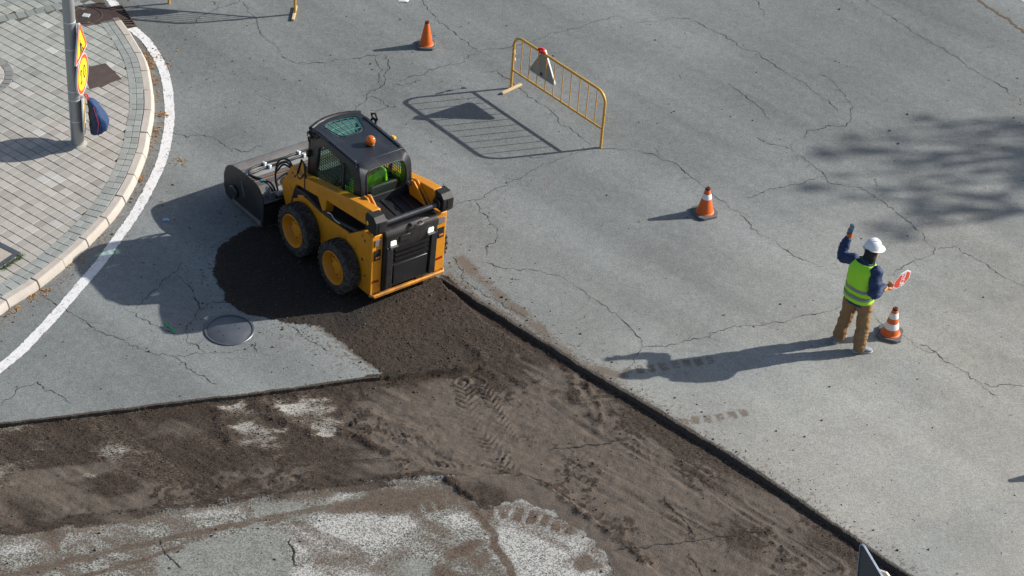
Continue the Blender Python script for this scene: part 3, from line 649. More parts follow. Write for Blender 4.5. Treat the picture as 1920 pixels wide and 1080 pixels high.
def crack_strip(mb, pts, wmin, wmax, dz, amp=.022, branches=True):
    P = G2(pts); Q = [np.asarray(p) for p in P]
    for _ in range(4):
        R_ = [Q[0]]
        for a, b in zip(Q[:-1], Q[1:]):
            L = np.linalg.norm(b - a)
            if L > .035:
                nrm = np.array([-(b - a)[1], (b - a)[0]]) / L
                R_.append((a + b) / 2 + nrm * RNG.normal(0, min(amp, .14 * L)))
            R_.append(b)
        Q = R_
    Q = np.array(Q); T = np.gradient(Q, axis=0); T /= np.linalg.norm(T, axis=1)[:, None] + 1e-9; N = np.stack([-T[:, 1], T[:, 0]], -1)
    n = len(Q); u = np.linspace(0, 1, n); wv = wmin + (wmax - wmin) * np.clip(np.interp(u * 40, np.arange(60), RNG.random(60) ** 2.2), 0, 1)
    wv *= np.minimum(1, np.minimum(u, 1 - u) * 12 + .25)
    vs = []
    for k in range(n):
        for s_ in (-1, 1):
            p = Q[k] + N[k] * s_ * wv[k] * (1 + RNG.normal(0, .25)) / 2; vs.append((*p, hgt(*p) + dz))
    mb.add(vs, [(2 * k, 2 * k + 1, 2 * k + 3, 2 * k + 2) for k in range(n - 1)])
    if branches:
        for _ in range(int(n / 22)):
            k = RNG.integers(2, n - 2); L = RNG.uniform(.06, .22); s_ = RNG.choice([-1, 1]); d = N[k] * s_ * .8 + T[k] * RNG.normal(0, .8); d /= np.linalg.norm(d)
            p = Q[k]; vs = []
            for m in range(6):
                ww = wmin * .8 * (1 - m / 6) + .001; nn = np.array([-d[1], d[0]])
                vs += [(*(p + nn * ww / 2), hgt(*p) + dz), (*(p - nn * ww / 2), hgt(*p) + dz)]
                p = p + d * L / 5; d = d + RNG.normal(0, .35, 2); d /= np.linalg.norm(d)
            mb.add(vs, [(2 * m, 2 * m + 1, 2 * m + 3, 2 * m + 2) for m in range(5)])
mb = MB()
for pts in CR_: crack_strip(mb, pts, .003, .0125, .004)
for pts in MUDCR: crack_strip(mb, pts, .006, .022, .005, .015, False)
ck = mb.build('road_cracks', mat('crack shadow', (.018, .017, .016), .95, var=.4, nscale=40), smooth=0); tag(ck, kind='structure')
# packed dirt joint in the far corner and a band of paving beyond it
mb = MB(); crack_strip(mb, [(1815,-15),(1860,17),(1905,48),(1950,80)], .035, .075, .004, .02, False)
tag(mb.build('joint_dirt', mat('joint dirt', (.13, .09, .055), .95, var=.35, nscale=50), smooth=0), kind='structure')
mb = MB(); P = G2([(1893,-12),(1960,30),(2010,30),(1940,-30)]); mb.add([(*p, .004) for p in P], [(0, 1, 2, 3)])
tag(mb.build('pale_strip', mat('pale strip', (.42, .43, .43), .8, var=.15, nscale=30), smooth=0), kind='structure')
# surveyor's green paint
mb = MB()
for pts in ([(305,606),(317,613),(329,624)], [(404,522),(406,526)]): crack_strip(mb, pts, .022, .040, .006, .004, False)
tag(mb.build('paint_mark', mat('green paint', (.015, .40, .09), .8, var=.5, nscale=60), smooth=0), kind='structure')

# ================================================================== COVERS AND DRAIN
iron = mat('rusty iron', (.085, .062, .055), .75, .2, var=.3, nscale=14, dirt=.4, dirtc=(.15, .11, .085), bump=.003)
steel = mat('blue steel', (.135, .15, .172), .42, .55, var=.15, nscale=6, dirt=.3, dirtc=(.16, .16, .16))
r0 = empty('manhole_cover', (mh[0], mh[1], .0)); tag(r0, 'round grey steel manhole cover set in the asphalt half in the loader shadow', 'manhole')
mb = MB(); mb.lathe([(.297, -.03), (.297, .012), (.302, .016), (.322, .016), (.328, .010), (.328, -.03)], 72, cap=False); mb.build('rim', steel, r0)
mb = MB(); mb.lathe([(.292, -.03), (.292, .004), (.286, .008), (.001, .008)], 72); mb.build('lid', steel, r0)
for dx, dy in ((.06, .10), (.12, .04), (-.13, -.06), (-.06, -.13)):
    mb = MB(); mb.lathe([(.011, .0085), (.001, .0095)], 12, lambda x, y, z, dx=dx, dy=dy: (x + dx, y + dy, z)); mb.build('keyhole', mat('black hole', (.01, .01, .012), .9), r0)
def flat_cover(name, px, z, th, label, m, cat):
    P = G2(px, z); c = P.mean(0); r = empty(name, (c[0], c[1], z - th)); tag(r, label, cat)
    return r, P - c
r1, P = flat_cover('access_cover', [(153,128),(198,118),(229,148),(169,167)], PZ + .004, .05, 'plain square brown iron cover in the paving beside the sign pole', iron, 'access cover')
mb = MB(); mb.prism([tuple(p) for p in P], 0, .05, XY); mb.build('plate', iron, r1, bevel=.004)
r2, P = flat_cover('ribbed_manhole', [(105,19),(190,4),(219,39),(157,50)], PZ + .004, .05, 'ribbed brown square manhole cover with round lid beside the kerb drain', iron, 'manhole')
mb = MB(); mb.prism([tuple(p) for p in P], 0, .045, XY)
d = (P[1] - P[0]); e = (P[3] - P[0])
for k in range(26):
    u = (k + .5) / 26; a = P[0] + d * .03 + e * u; b = P[0] + d * .97 + e * u; nn = e / np.linalg.norm(e) * .006
    mb.prism([tuple(a - nn), tuple(b - nn), tuple(b + nn), tuple(a + nn)], .045, .052, XY)
mb.build('plate', iron, r2)
cm = (P[0] + P[2]) / 2
mb = MB(); mb.lathe([(.25, .04), (.25, .058), (.235, .058), (.23, .052)], 48, lambda x, y, z: (x + cm[0], y + cm[1], z), cap=False); mb.build('lid', iron, r2)
mb = MB(); mb.prism([(cm[0] - .07, cm[1] - .05), (cm[0] + .05, cm[1] - .06), (cm[0] + .06, cm[1] + .04), (cm[0] - .05, cm[1] + .06)], .05, .060, XY)
mb.build('badge', mat('worn badge', (.55, .58, .58), .5, .3, var=.4, nscale=40), r2, bevel=.01)
P = G2([(201,15),(228,10),(255,48),(230,49)], .02); c = P.mean(0); r3 = empty('drain_grate', (c[0], c[1], -.02)); tag(r3, 'iron slotted drain grate at the kerb end crossed by barrier shadow', 'drain grate'); P = P - c
def lerp4(u, v): return (1 - u) * ((1 - v) * P[0] + v * P[3]) + u * ((1 - v) * P[1] + v * P[2])
mb = MB()
for k in range(9):
    v0, v1 = k / 9 + .035, (k + 1) / 9 - .035
    mb.prism([tuple(lerp4(.04, v0)), tuple(lerp4(.96, v0)), tuple(lerp4(.96, v1)), tuple(lerp4(.04, v1))], .0, .040, XY)
mb.build('bar', iron, r3, bevel=.003)
mb = MB(); ol = [lerp4(*q) for q in ((-.03, -.03), (1.03, -.03), (1.03, 1.03), (-.03, 1.03))]; il = [lerp4(*q) for q in ((.03, .03), (.97, .03), (.97, .97), (.03, .97))]
mb.holed([tuple(p) for p in ol], [tuple(p) for p in il], .0, .043, XY); mb.build('frame', iron, r3)
mb = MB(); mb.prism([tuple(lerp4(*q)) for q in ((0, 0), (1, 0), (1, 1), (0, 1))], .022, .026, XY); mb.build('sump', mat('sump', (.008, .008, .008), .95), r3)
# blue steel frame with stone inlay, only its corner in the photograph
A, B, Cc = G(41, 475, PZ)[:2], G(0, 454, PZ)[:2], G(0, 503, PZ)[:2]
ua = (B - A) / np.linalg.norm(B - A); ub = (Cc - A) / np.linalg.norm(Cc - A); L1 = .85
sq = [A, A + ua * L1, A + ua * L1 + ub * L1, A + ub * L1]; c = np.mean(sq, 0); r4 = empty('framed_cover', (c[0], c[1], PZ - .02)); tag(r4, 'blue steel framed square cover with stone inlay in the paving near the kerb', 'access cover')
o4 = [tuple(p - c) for p in sq]; i4 = [tuple((p - c) * .80) for p in sq]
mb = MB(); mb.holed(o4, i4, 0, .028, XY); mb.build('frame', steel, r4, bevel=.004)
mb = MB(); mb.prism(i4, 0, .022, XY); mb.build('inlay', mat('stone inlay', (.40, .36, .30), .85, var=.2, nscale=20), r4)
mb = MB()
for k in range(3):
    g = math.pi * k / 3; mb.box((0, 0, .025), (.05, .012, .012), Matrix.Rotation(g, 3, 'Z'))
hh = mb.build('lifting_eye', iron, r4); hh.location = (*((A + ua * .30 + ub * .24) - c), 0)
# ================================================================== SMALL THINGS ON THE ROAD
orange = mat('cone orange', (.62, .115, .012), .5, var=.14, nscale=16, dirt=.35, dirtc=(.22, .07, .03))
conewhite = mat('reflective white', (.72, .74, .78), .4, var=.06)
rubber = mat('cone rubber', (.10, .105, .11), .75, var=.25, nscale=20, dirt=.5, dirtc=(.22, .21, .20))
def cone(px, py, hgt_, bands, label, base=.33, dirtiness=0, rz=0.):
    g = G(px, py); r = empty('traffic_cone', (g[0], g[1], hgt(g[0], g[1])), rz); tag(r, label, 'traffic cone', 'traffic cones on the roadway')
    h = base / 2; c = base * .17
    octo = [(h - c, -h), (h, -h + c), (h, h - c), (h - c, h), (-h + c, h), (-h, h - c), (-h, -h + c), (-h + c, -h)]
    mb = MB(); mb.prism(octo, 0, .042, XY); mb.build('base', rubber, r, bevel=.010)
    R0, R1, z0 = base * .335, .030, .042
    def rr(z): return R0 + (R1 - R0) * (z - z0) / (hgt_ - z0)
    mb = MB(); mb.lathe([(R0 + .022, z0 - .002), (R0 + .016, z0 + .010), (R0 + .002, z0 + .016), (rr(hgt_ - .012), hgt_ - .012), (R1 - .004, hgt_), (R1 - .010, hgt_), (R1 - .012, hgt_ - .08), (.001, hgt_ - .08)], 40); mb.build('body', orange, r, smooth=50)
    mb = MB(); mb.lathe([(R1 - .0145, hgt_ - .03), (.001, hgt_ - .03)], 20); mb.build('hole', mat('cone hole', (.015, .01, .01), .9), r)
    mb = MB(); mb.lathe([(rr(hgt_ - .03) + .0015, hgt_ - .03), (rr(hgt_ - .002) + .003, hgt_ - .002), (R1 - .008, hgt_ + .002)], 24, cap=False); mb.build('tip', mat('scuffed tip', (.05, .025, .02), .8, var=.3), r)
    for a, b in bands:
        a, b = a * hgt_, b * hgt_; mb = MB(); mb.lathe([(rr(a) + .002, a), (rr(a) + .0055, a + .003), (rr(b) + .0055, b - .003), (rr(b) + .002, b)], 40, cap=False); mb.build('band', conewhite, r, smooth=60)
    return r
cone(799, 86, .45, [], 'plain orange traffic cone without bands, far away beyond the barrier', .29, rz=.1)
cone(1321, 400, .45, [(.60, .78)], 'orange traffic cone with one white band in the middle of the road', .34, rz=.5)
cone(1668.5, 628, .46, [(.30, .50), (.66, .84)], 'orange traffic cone with two white bands beside the standing worker', .34, rz=-.25)
cone(2008, 884, .46, [(.30, .50), (.66, .84)], 'traffic cone at the right rim of the photograph, only its shadow reaches in', .34, rz=.3)

# ------------------------------------------------------------------ barriers
bar_m = mat('barrier yellow', (.62, .345, .05), .42, .1, var=.16, nscale=9, dirt=.45, dirtc=(.26, .13, .05))
wood = mat('pale foot', (.55, .42, .24), .75, var=.22, nscale=18)
def barrier(pa, pb, hgt_, label, foot_a, foot_b, nb, rail):
    A, B = G(*pa)[:2], G(*pb)[:2]; L = np.linalg.norm(B - A); g = math.atan2(*(B - A)[::-1])
    r = empty('crowd_barrier', (A[0], A[1], hgt(*A)), g); tag(r, label, 'barrier', 'yellow steel pedestrian barriers')
    R = .021; k = .18
    pts = [(0, 0, 0), (0, 0, hgt_ - k)] + [(k - k * math.cos(a), 0, hgt_ - k + k * math.sin(a)) for a in np.linspace(.15, math.pi / 2, 8)] + \
          [(L - k + k * math.sin(a), 0, hgt_ - k + k * math.cos(a)) for a in np.linspace(0, math.pi / 2 - .15, 8)] + [(L, 0, hgt_ - k), (L, 0, 0)]
    mb = MB(); mb.tube(pts, R, 12); mb.build('frame', bar_m, r, smooth=60)
    mb = MB(); mb.tube([(0, 0, rail), (L, 0, rail)], .017, 12); mb.build('lower_rail', bar_m, r, smooth=60)
    for i in range(nb):
        x = L * (i + 1) / (nb + 1); mb = MB(); top = hgt_ if k < x < L - k else hgt_ - k + math.sqrt(max(0, k * k - (k - min(x, L - x)) ** 2))
        mb.tube([(x, 0, rail), (x, 0, top - .005)], .0075, 8); mb.build('bar', bar_m, r, smooth=60)
    for x, f in ((0, foot_a), (L, foot_b)):
        if f:
            P, Q = G(*f[0]), G(*f[1]); d = (Q - P)[:2]; rz = math.atan2(d[1], d[0]) - g; ln_ = np.linalg.norm(d); m = ((P + Q) / 2)[:2] - A
            c_, s_ = math.cos(-g), math.sin(-g); lx, ly = m[0] * c_ - m[1] * s_, m[0] * s_ + m[1] * c_
            mb = MB(); mb.box((lx, ly, .020), (ln_, .045, .034), Matrix.Rotation(rz, 3, 'Z')); mb.build('foot', wood, r, bevel=.006)
    mb = MB(); mb.tube([(L + .015, 0, .60), (L + .075, 0, .60), (L + .08, 0, .585), (L + .08, 0, .50)], .006, 8); mb.tube([(L + .015, 0, .47), (L + .03, 0, .47)], .006, 8)
    mb.build('hook', bar_m, r, smooth=60)
    return r, A, B, g, L
br1, A1_, B1_, g1_, L1_ = barrier((958,165), (1126,277), .95, 'yellow steel barrier in mid road with a grey triangular sign hung on it', ((941,177),(977,160)), None, 10, .33)
br2, A2_, B2_, g2_, L2_ = barrier((317,7), (553,27), .95, 'yellow steel barrier at the top edge, only its feet show, casting a long shadow', None, ((549,40),(555,14)), 10, .33)
# torn plastic tape on the first barrier
tape_m = mat('plastic tape', (.62, .60, .66), .35, var=.25, nscale=30)
mb = MB()
for k in range(3):
    pts = [(.0, .02, .66), (-.03 - .01 * k, .05, .62), (-.05 - .015 * k, .09, .56 - .02 * k), (-.075, .11 + .01 * k, .47 - .03 * k), (-.085 - .01 * k, .12, .40 + .02 * k)]
    P = smoothpath(pts, 5); vs = []
    for i, p in enumerate(P):
        a = .5 * i + k; wv = .016 * (.7 + .5 * math.sin(i * 1.3 + k)); o_ = Vector((math.cos(a), math.sin(a), .3)) * wv; vs += [p + o_, p - o_]
    mb.add(vs, [(2 * i, 2 * i + 1, 2 * i + 3, 2 * i + 2) for i in range(len(P) - 1)])
mb.tube([(-.024, -.01, .665), (.0, .028, .672), (.026, .0, .668), (0, -.028, .66), (-.024, -.01, .65)], .009, 6)
tp_ = mb.build('tape_scrap', tape_m, None, smooth=0); tp_.location = (A1_[0], A1_[1], hgt(*A1_)); tp_.rotation_euler = (0, 0, g1_)
tag(tp_, 'torn whitish plastic tape knotted on the left post of the mid road barrier', 'tape')
sign_grey = mat('galvanised back', (.30, .31, .30), .5, .35, var=.12, nscale=8, dirt=.3, dirtc=(.17, .16, .15))
sign_edge = mat('sign rim', (.66, .68, .70), .4, .3, var=.06)
sign_yellow = mat('sign yellow', (.80, .56, .012), .4, var=.04)
sign_red = mat('sign red', (.66, .085, .015), .4, var=.10, nscale=30)
ink = mat('sign black', (.015, .015, .015), .5)
def roundtri(s, r):
    h = s * math.sqrt(3) / 2; P = [Vector((-s / 2, -h / 3)), Vector((s / 2, -h / 3)), Vector((0, 2 * h / 3))]; out = []
    for i in range(3):
        p = P[i]; a = (P[i - 1] - p).normalized(); b = (P[(i + 1) % 3] - p).normalized(); dist = r / math.tan(rad(30)); c = p + (a + b).normalized() * (r / math.sin(rad(30)))
        a0 = p + a * dist - c; a1_ = p + b * dist - c; g0_ = math.atan2(a0.y, a0.x); g1_2 = math.atan2(a1_.y, a1_.x)
        while g1_2 < g0_: g1_2 += 2 * math.pi
        out += [(c.x + r * math.cos(g0_ + (g1_2 - g0_) * k / 6), c.y + r * math.sin(g0_ + (g1_2 - g0_) * k / 6)) for k in range(7)]
    return out
def sign(name, loc, uang, kind, label, size, tilt=0., front=True, group=None):
    """upright plate; local x runs along the plate, y points out of its face"""
    r = empty(name, loc); r.rotation_mode = 'QUATERNION'
    r.rotation_quaternion = (Matrix.Rotation(uang, 3, 'Z') @ Matrix.Rotation(tilt, 3, 'Y')).to_quaternion()
    tag(r, label, 'road sign', group)
    F = lambda a, b, t: (a, -t, b)
    ol = roundtri(size, size * .055) if kind == 'tri' else [(size / 2 * math.cos(2 * math.pi * k / 48), size / 2 * math.sin(2 * math.pi * k / 48)) for k in range(48)]
    sc = lambda f: [(a * f, b * f) for a, b in ol]
    mb = MB(); mb.holed(ol, sc(.955 if size < .8 else .975), -.018, .008, F); mb.build('rim', sign_edge, r, bevel=.002)
    mb = MB(); mb.prism(sc(.965 if size < .8 else .98), -.006, .002, F); mb.build('plate', sign_grey, r)
    if front:
        mb = MB(); mb.prism(sc(.95), .002, .004, F); mb.build('border', sign_red, r)
        inn_ = sc(.70 if kind == 'tri' else .78); mb = MB(); mb.prism(inn_, .004, .006, F); mb.build('face', sign_yellow, r)
    return r, F
def figure(mb, F, polys, lo=.006, hi=.008):
    for p in polys: mb.prism(p, lo, hi, F)
def digit2(ox, oy, s, wd=.17):
    pts = smoothpath([(-.36, .52, 0), (-.30, .82, 0), (0, .98, 0), (.30, .82, 0), (.32, .5, 0), (.05, .02, 0), (-.20, -.42, 0), (-.38, -.88, 0)], 5); out = []
    P = [(p.x, p.y) for p in pts] + [(-.36, -.9), (.40, -.9)]
    for a, b in zip(P[:-1], P[1:]):
        d = Vector((b[0] - a[0], b[1] - a[1])); l = d.length
        if l < 1e-5: continue
        n_ = Vector((-d.y, d.x)) / l * wd / 2; d = d / l * wd * .2
        q_ = [Vector(a) - d + n_, Vector(a) - d - n_, Vector(b) + d - n_, Vector(b) + d + n_]; out.append([(ox + v.x * s, oy + v.y * s) for v in q_])
    return out
def ringpoly(ox, oy, rx, ry, wd, n=24):
    out = []
    for k in range(n):
        a, b = 2 * math.pi * k / n, 2 * math.pi * (k + 1.05) / n
        out.append([(ox + rx * math.cos(a), oy + ry * math.sin(a)), (ox + rx * math.cos(b), oy + ry * math.sin(b)), (ox + (rx - wd) * math.cos(b), oy + (ry - wd) * math.sin(b)), (ox + (rx - wd) * math.cos(a), oy + (ry - wd) * math.sin(a))])
    return out
# grey back of the triangular sign hung on the barrier
bx = .62; m_ = A1_ + (B1_ - A1_) / L1_ * bx
nrm_b = np.array([-math.sin(g1_), math.cos(g1_)])
sg, F_ = sign('hanging_sign', (m_[0] + nrm_b[0] * .055, m_[1] + nrm_b[1] * .055, hgt(*m_) + .66), g1_ + math.pi, 'tri', 'triangular warning sign seen from its grey back, tied to the mid road barrier', .62, tilt=rad(0))
mb = MB(); mb.lathe([(.03, .012), (.001, .02)], 10, lambda x, y, z: (x + .03, z, y - .12)); mb.build('stain', mat('rust stain', (.06, .05, .045), .8), sg)
mb = MB()
for k, (dx, dz, rx) in enumerate(((-.05, .0, .3), (.0, .03, -.2), (.035, -.01, .5), (-.015, -.03, .1))):
    mb.loft([((dx - .03, 0, dz), (0, .012, 0), (0, 0, .01)), ((dx, -.01, dz + .012), (0, .026, 0), (0, 0, .028)), ((dx + .035, .01, dz - .005), (0, .02, 0), (0, 0, .02)), ((dx + .05, 0, dz - .02), (0, .006, 0), (0, 0, .006))], 10)
rg = mb.build('red_rag', mat('red rag', (.55, .02, .02), .8, var=.2, nscale=40), None, smooth=50); rg.location = (m_[0] - nrm_b[0] * .01, m_[1] - nrm_b[1] * .01, hgt(*m_) + .985); rg.rotation_euler = (0, 0, g1_)
tag(rg, 'red rag tied round the top rail where the grey triangular sign hangs', 'rag')
# the sign on the second barrier stands above the frame and throws the long dark shadow
m2 = A2_ + (B2_ - A2_) / L2_ * .80; nb2 = np.array([-math.sin(g2_), math.cos(g2_)])
sign('hanging_sign', (m2[0] + nb2[0] * .055, m2[1] + nb2[1] * .055, hgt(*m2) + .70), g2_ + math.pi, 'round', 'round sign hung on the barrier above the top edge, known by its shadow', .62)

# ------------------------------------------------------------------ sign pole with its signs and the backpack
galv = mat('galvanised pole', (.34, .36, .37), .45, .5, var=.10, nscale=5, dirt=.25, dirtc=(.22, .21, .20))
pb = G(146, 269, PZ); pole = empty('sign_pole', (pb[0], pb[1], PZ)); tag(pole, 'grey galvanised steel pole standing in the pavement with two yellow signs', 'pole')
mb = MB(); mb.lathe([(.093, 0), (.090, 1.0), (.084, 2.6), (.074, 6.5), (.001, 6.5)], 32); mb.build('tube', galv, pole)
mb = MB(); mb.lathe([(.135, -.002), (.13, .006), (.10, .016), (.094, .02)], 32, cap=False); mb.build('collar', mat('mortar', (.36, .35, .32), .9, var=.2, nscale=30), pole)
for z in (.42, .78, .93, 1.62, 2.05):
    mb = MB(); rz_ = .094 - .004 * z; mb.lathe([(rz_, z - .008), (rz_ + .003, z - .006), (rz_ + .003, z + .006), (rz_, z + .008)], 32, cap=False); mb.build('strap', sign_edge, pole)
def along(pt, off):                     # height on the pole seen at a photo row
    lo, hi = 0, 6
    for _ in range(40):
        m = (lo + hi) / 2; v = np.array([pb[0] + off[0], pb[1] + off[1], PZ + m]) - CAM; y = 540 + FPX * (v @ CD) / (v @ FW)
        if y > pt: lo = m
        else: hi = m
    return m
ua_ = rad(87)
def signpos(ua, row, d=.135):
    n_ = np.array([math.sin(ua), -math.cos(ua)]); off = n_ * d; return (pb[0] + off[0], pb[1] + off[1], PZ + along(row, off))
s1, F_ = sign('roadworks_sign', signpos(ua_, 83.5), ua_, 'tri', 'yellow triangular roadworks sign with red border, upper sign on the pole', .66)
mb = MB(); s_ = .15
wk = [[(-.25, .62), (-.05, .62), (-.05, .85), (-.25, .85)], [(-.32, .58), (.02, .50), (.12, .05), (-.22, -.02)], [(-.22, 0), (.10, .05), (-.12, -.8), (-.34, -.8)], [(-.05, .1), (.12, .05), (.36, -.8), (.16, -.8)],
      [(-.02, .48), (.08, .36), (.48, .02), (.38, -.06)], [(.02, .40), (.10, .46), (.66, -.52), (.56, -.58)], [(.42, -.80), (.95, -.80), (.80, -.48), (.62, -.40)]]
figure(mb, F_, [[(a * s_ - .01, b * s_ - .035) for a, b in p] for p in wk]); mb.build('digging_man', ink, s1)
s2, F_ = sign('speed_limit_sign', signpos(ua_, 139), ua_, 'round', 'round yellow speed limit sign reading 20 below the roadworks sign', .60)
mb = MB(); figure(mb, F_, digit2(-.082, 0, .105, .2)); mb.build('digit', ink, s2)
mb = MB(); figure(mb, F_, ringpoly(.085, 0, .058, .105, .024)); mb.build('digit', ink, s2)
ub_ = rad(101)
s3, F_ = sign('low_sign', signpos(ub_, 214, .115), ub_, 'round', 'sign plate seen edge on behind the blue backpack low on the pole', .60)
navy = NT('backpack cloth'); n1 = navy.noise(10, 4, .6); n2 = navy.noise(160, 2)
navy.set(Base_Color=navy.mix(n1, (.005, .024, .085), (.012, .055, .170)), Roughness=.75); navy.bump(n1, .5, .02); navy = navy.m
nb_ = np.array([math.sin(ub_), -math.cos(ub_)]); bp = signpos(ub_, 214, .165)
bk = empty('backpack', (bp[0], bp[1], bp[2] - .30), ub_); tag(bk, 'dark blue backpack with red trim hanging on the sign pole', 'backpack')
rings = []
for z, hx, dp, y in ((.0, .10, .06, -.08), (.03, .145, .105, -.12), (.12, .165, .145, -.16), (.24, .16, .14, -.155), (.36, .145, .095, -.11), (.46, .115, .075, -.085), (.53, .08, .05, -.055), (.57, .03, .02, -.03)):
    rings.append(((0, y, z), (hx, 0, 0), (0, dp, 0)))
mb = MB(); mb.loft(rings, 28, 2.6); me_ = None; bo = mb.build('body', navy, bk, smooth=80)
sb = bo.modifiers.new('s', 'SUBSURF'); sb.levels = 1; sb.render_levels = 2
tx = bpy.data.textures.new('folds', 'CLOUDS'); tx.noise_scale = .09; dm = bo.modifiers.new('d', 'DISPLACE'); dm.texture = tx; dm.strength = .03; dm.texture_coords = 'LOCAL'
redt = mat('red piping', (.45, .02, .03), .6)
mb = MB(); mb.loft([((0, -.20, .05), (.10, 0, 0), (0, .03, 0)), ((0, -.235, .08), (.125, 0, 0), (0, .035, 0)), ((0, -.245, .17), (.125, 0, 0), (0, .035, 0)), ((0, -.23, .24), (.11, 0, 0), (0, .03, 0)), ((0, -.20, .27), (.08, 0, 0), (0, .01, 0))], 24, 2.8)
mb.build('front_pocket', navy, bk, smooth=80)
mb = MB(); mb.tube([(.125 * math.cos(a), -.248 + .02 * abs(math.cos(a)), .17 + .085 * math.sin(a)) for a in np.linspace(.2, 2.9, 14)], .0035, 6)
mb.tube([(.165, -.13, .10), (.165, -.15, .25), (.14, -.12, .38), (.10, -.09, .48)], .0035, 6); mb.tube([(-.165, -.13, .08), (-.165, -.15, .25), (-.14, -.12, .38), (-.10, -.09, .48)], .0035, 6); mb.build('piping', redt, bk, smooth=60)
mb = MB(); mb.tube(smoothpath([(.0, -.03, .55), (.02, -.01, .62), (0, .03, .64), (-.03, .0, .60), (-.02, -.03, .55)], 5), .010, 8); mb.build('loop', redt, bk, smooth=60)
mb = MB(); mb.tube(smoothpath([(.10, -.10, .05), (.11, -.12, -.02), (.10, -.11, -.08)], 5), .009, 6); mb.build('strap', mat('black webbing', (.012, .012, .014), .7), bk, smooth=60)

# ------------------------------------------------------------------ sign seen from behind at the bottom edge
def P3(px, py, z): return Vector(G(px, py, z))
navyback = mat('shaded sign back', (.035, .05, .075), .4, .3, var=.12, nscale=6)
zc = 2.35
ap = P3(1617, 1020, zc); uvec = (P3(1660, 1068, zc) - ap); u2 = rad(123); tl2 = rad(38)
z3 = Vector((math.sin(tl2) * math.cos(u2), math.sin(tl2) * math.sin(u2), math.cos(tl2))); ctr = ap - z3 * (.86 * .52)
bs_, F_ = sign('warning_sign', ctr, u2, 'tri', 'dark back of a tilted triangular sign on its post at the bottom edge', .86, tilt=tl2, front=True)
prim = mat('pale rim', (.32, .38, .46), .35, .4)
for ch in bs_.children:
    if ch.name.startswith('rim'): ch.data.materials[0] = prim
    if ch.name.startswith('plate'): ch.data.materials[0] = navyback
mb = MB(); mb.box((0, .035, -.16), (.62, .03, .07)); mb.box((0, .06, -.16), (.10, .08, .09)); mb.build('bracket', mat('dark bracket', (.03, .035, .045), .5, .4), bs_, bevel=.004)
mb = MB(); mb.tube([(0, .10, .05), (0, .10, -.10), (-.35, .14, -.22)], .04, 14); pm_ = mb.build('arm', mat('dark post', (.05, .06, .075), .45, .4), bs_, smooth=50)
mb = MB(); bz_ = ctr + (Matrix.Rotation(u2, 3, 'Z') @ Matrix.Rotation(tl2, 3, 'Y')) @ Vector((-.36, .14, -.225)); mb.lathe([(.05, 0), (.05, bz_.z + .10), (.001, bz_.z + .10)], 20); po_ = mb.build('sign_post', bpy.data.materials['dark post']); po_.location = (bz_.x, bz_.y, -.05); tag(po_, 'dark post below the tilted triangular sign at the bottom edge', 'post')
bl, F2_ = sign('pale_sign', P3(1650, 1086, 1.6), rad(-22), 'round', 'pale octagonal plate partly hidden behind the dark triangular sign', .27, front=False)
for ch in list(bl.children): bpy.data.objects.remove(ch)
o8 = [(.14 * math.cos(rad(22.5 + 45 * k)), .14 * math.sin(rad(22.5 + 45 * k))) for k in range(8)]
pl_m = mat('pale plate', (.50, .60, .55), .35, .1, var=.1)
mb = MB(); mb.prism([(a * .95, b * .95) for a, b in o8], -.004, .004, F2_); mb.build('plate', pl_m, bl)
mb = MB(); mb.holed(o8, [(a * .93, b * .93) for a, b in o8], -.012, .012, F2_); mb.build('rim', sign_edge, bl, bevel=.002)
# ================================================================== SKID STEER LOADER
yel = NT('machine yellow'); n1 = yel.noise(6, 4, .6); n2 = yel.noise(40, 3, .65)
c = yel.mix(n1, (.60, .225, .007), (.70, .285, .010)); c = yel.mix(yel.ss(n2, .66, .74, 0, .7), c, (.10, .055, .03)); c = yel.mix(yel.ss(yel.noise(3.5, 5, .7), .50, .72, 0, .42), c, (.17, .115, .06))
sx_ = yel.t.nodes.new('ShaderNodeSeparateXYZ'); yel.t.links.new(yel.tc.outputs['Object'], sx_.inputs[0])
c = yel.mix(yel.ss(yel.math('ADD', yel.lin(sx_.outputs[2], .15, .75, .55, -.25), yel.lin(yel.noise(9, 5, .7), .3, .7, -.35, .35)), .25, .75, 0, .6), c, (.10, .075, .055))
yel.set(Base_Color=c, Roughness=yel.lin(n1, .3, .7, .38, .55)); yel = yel.m
rimy = mat('rim yellow', (.60, .235, .008), .45, var=.12, nscale=12, dirt=.35, dirtc=(.22, .12, .04))
blk = mat('black paint', (.016, .017, .020), .36, var=.25, nscale=5, dirt=.35, dirtc=(.06, .055, .05))
blkm = mat('black plastic', (.014, .014, .015), .52, var=.3, nscale=8, dirt=.4, dirtc=(.07, .06, .05))
roofm = mat('roof paint', (.018, .022, .030), .40, var=.25, nscale=4, dirt=.4, dirtc=(.075, .075, .075))
tyre_m = mat('tyre rubber', (.022, .021, .020), .8, var=.3, nscale=14, dirt=.75, dirtc=(.11, .095, .08))
hose_m = mat('hose rubber', (.012, .012, .013), .45)
chrome = mat('fitting steel', (.55, .57, .58), .3, .8, var=.1)
worn = mat('worn steel', (.14, .14, .145), .5, .2, var=.3, nscale=6, dirt=.6, dirtc=(.12, .10, .08))
wornl = mat('scratched plate', (.33, .34, .34), .6, .1, var=.25, nscale=5, dirt=.5, dirtc=(.17, .14, .11))
rust = mat('rusty lip', (.22, .11, .06), .7, .2, var=.3, nscale=12)
glass = thinglass('tinted glass', (.78, .92, .86))
pane = thinglass('clear pane', (.90, .97, .92), ior=1.5)
LH, LP_, LR_ = rad(130.1), rad(.2), rad(1.86)
LROT = Matrix.Rotation(LH, 3, 'Z') @ Matrix.Rotation(LP_, 3, 'Y') @ Matrix.Rotation(LR_, 3, 'X')
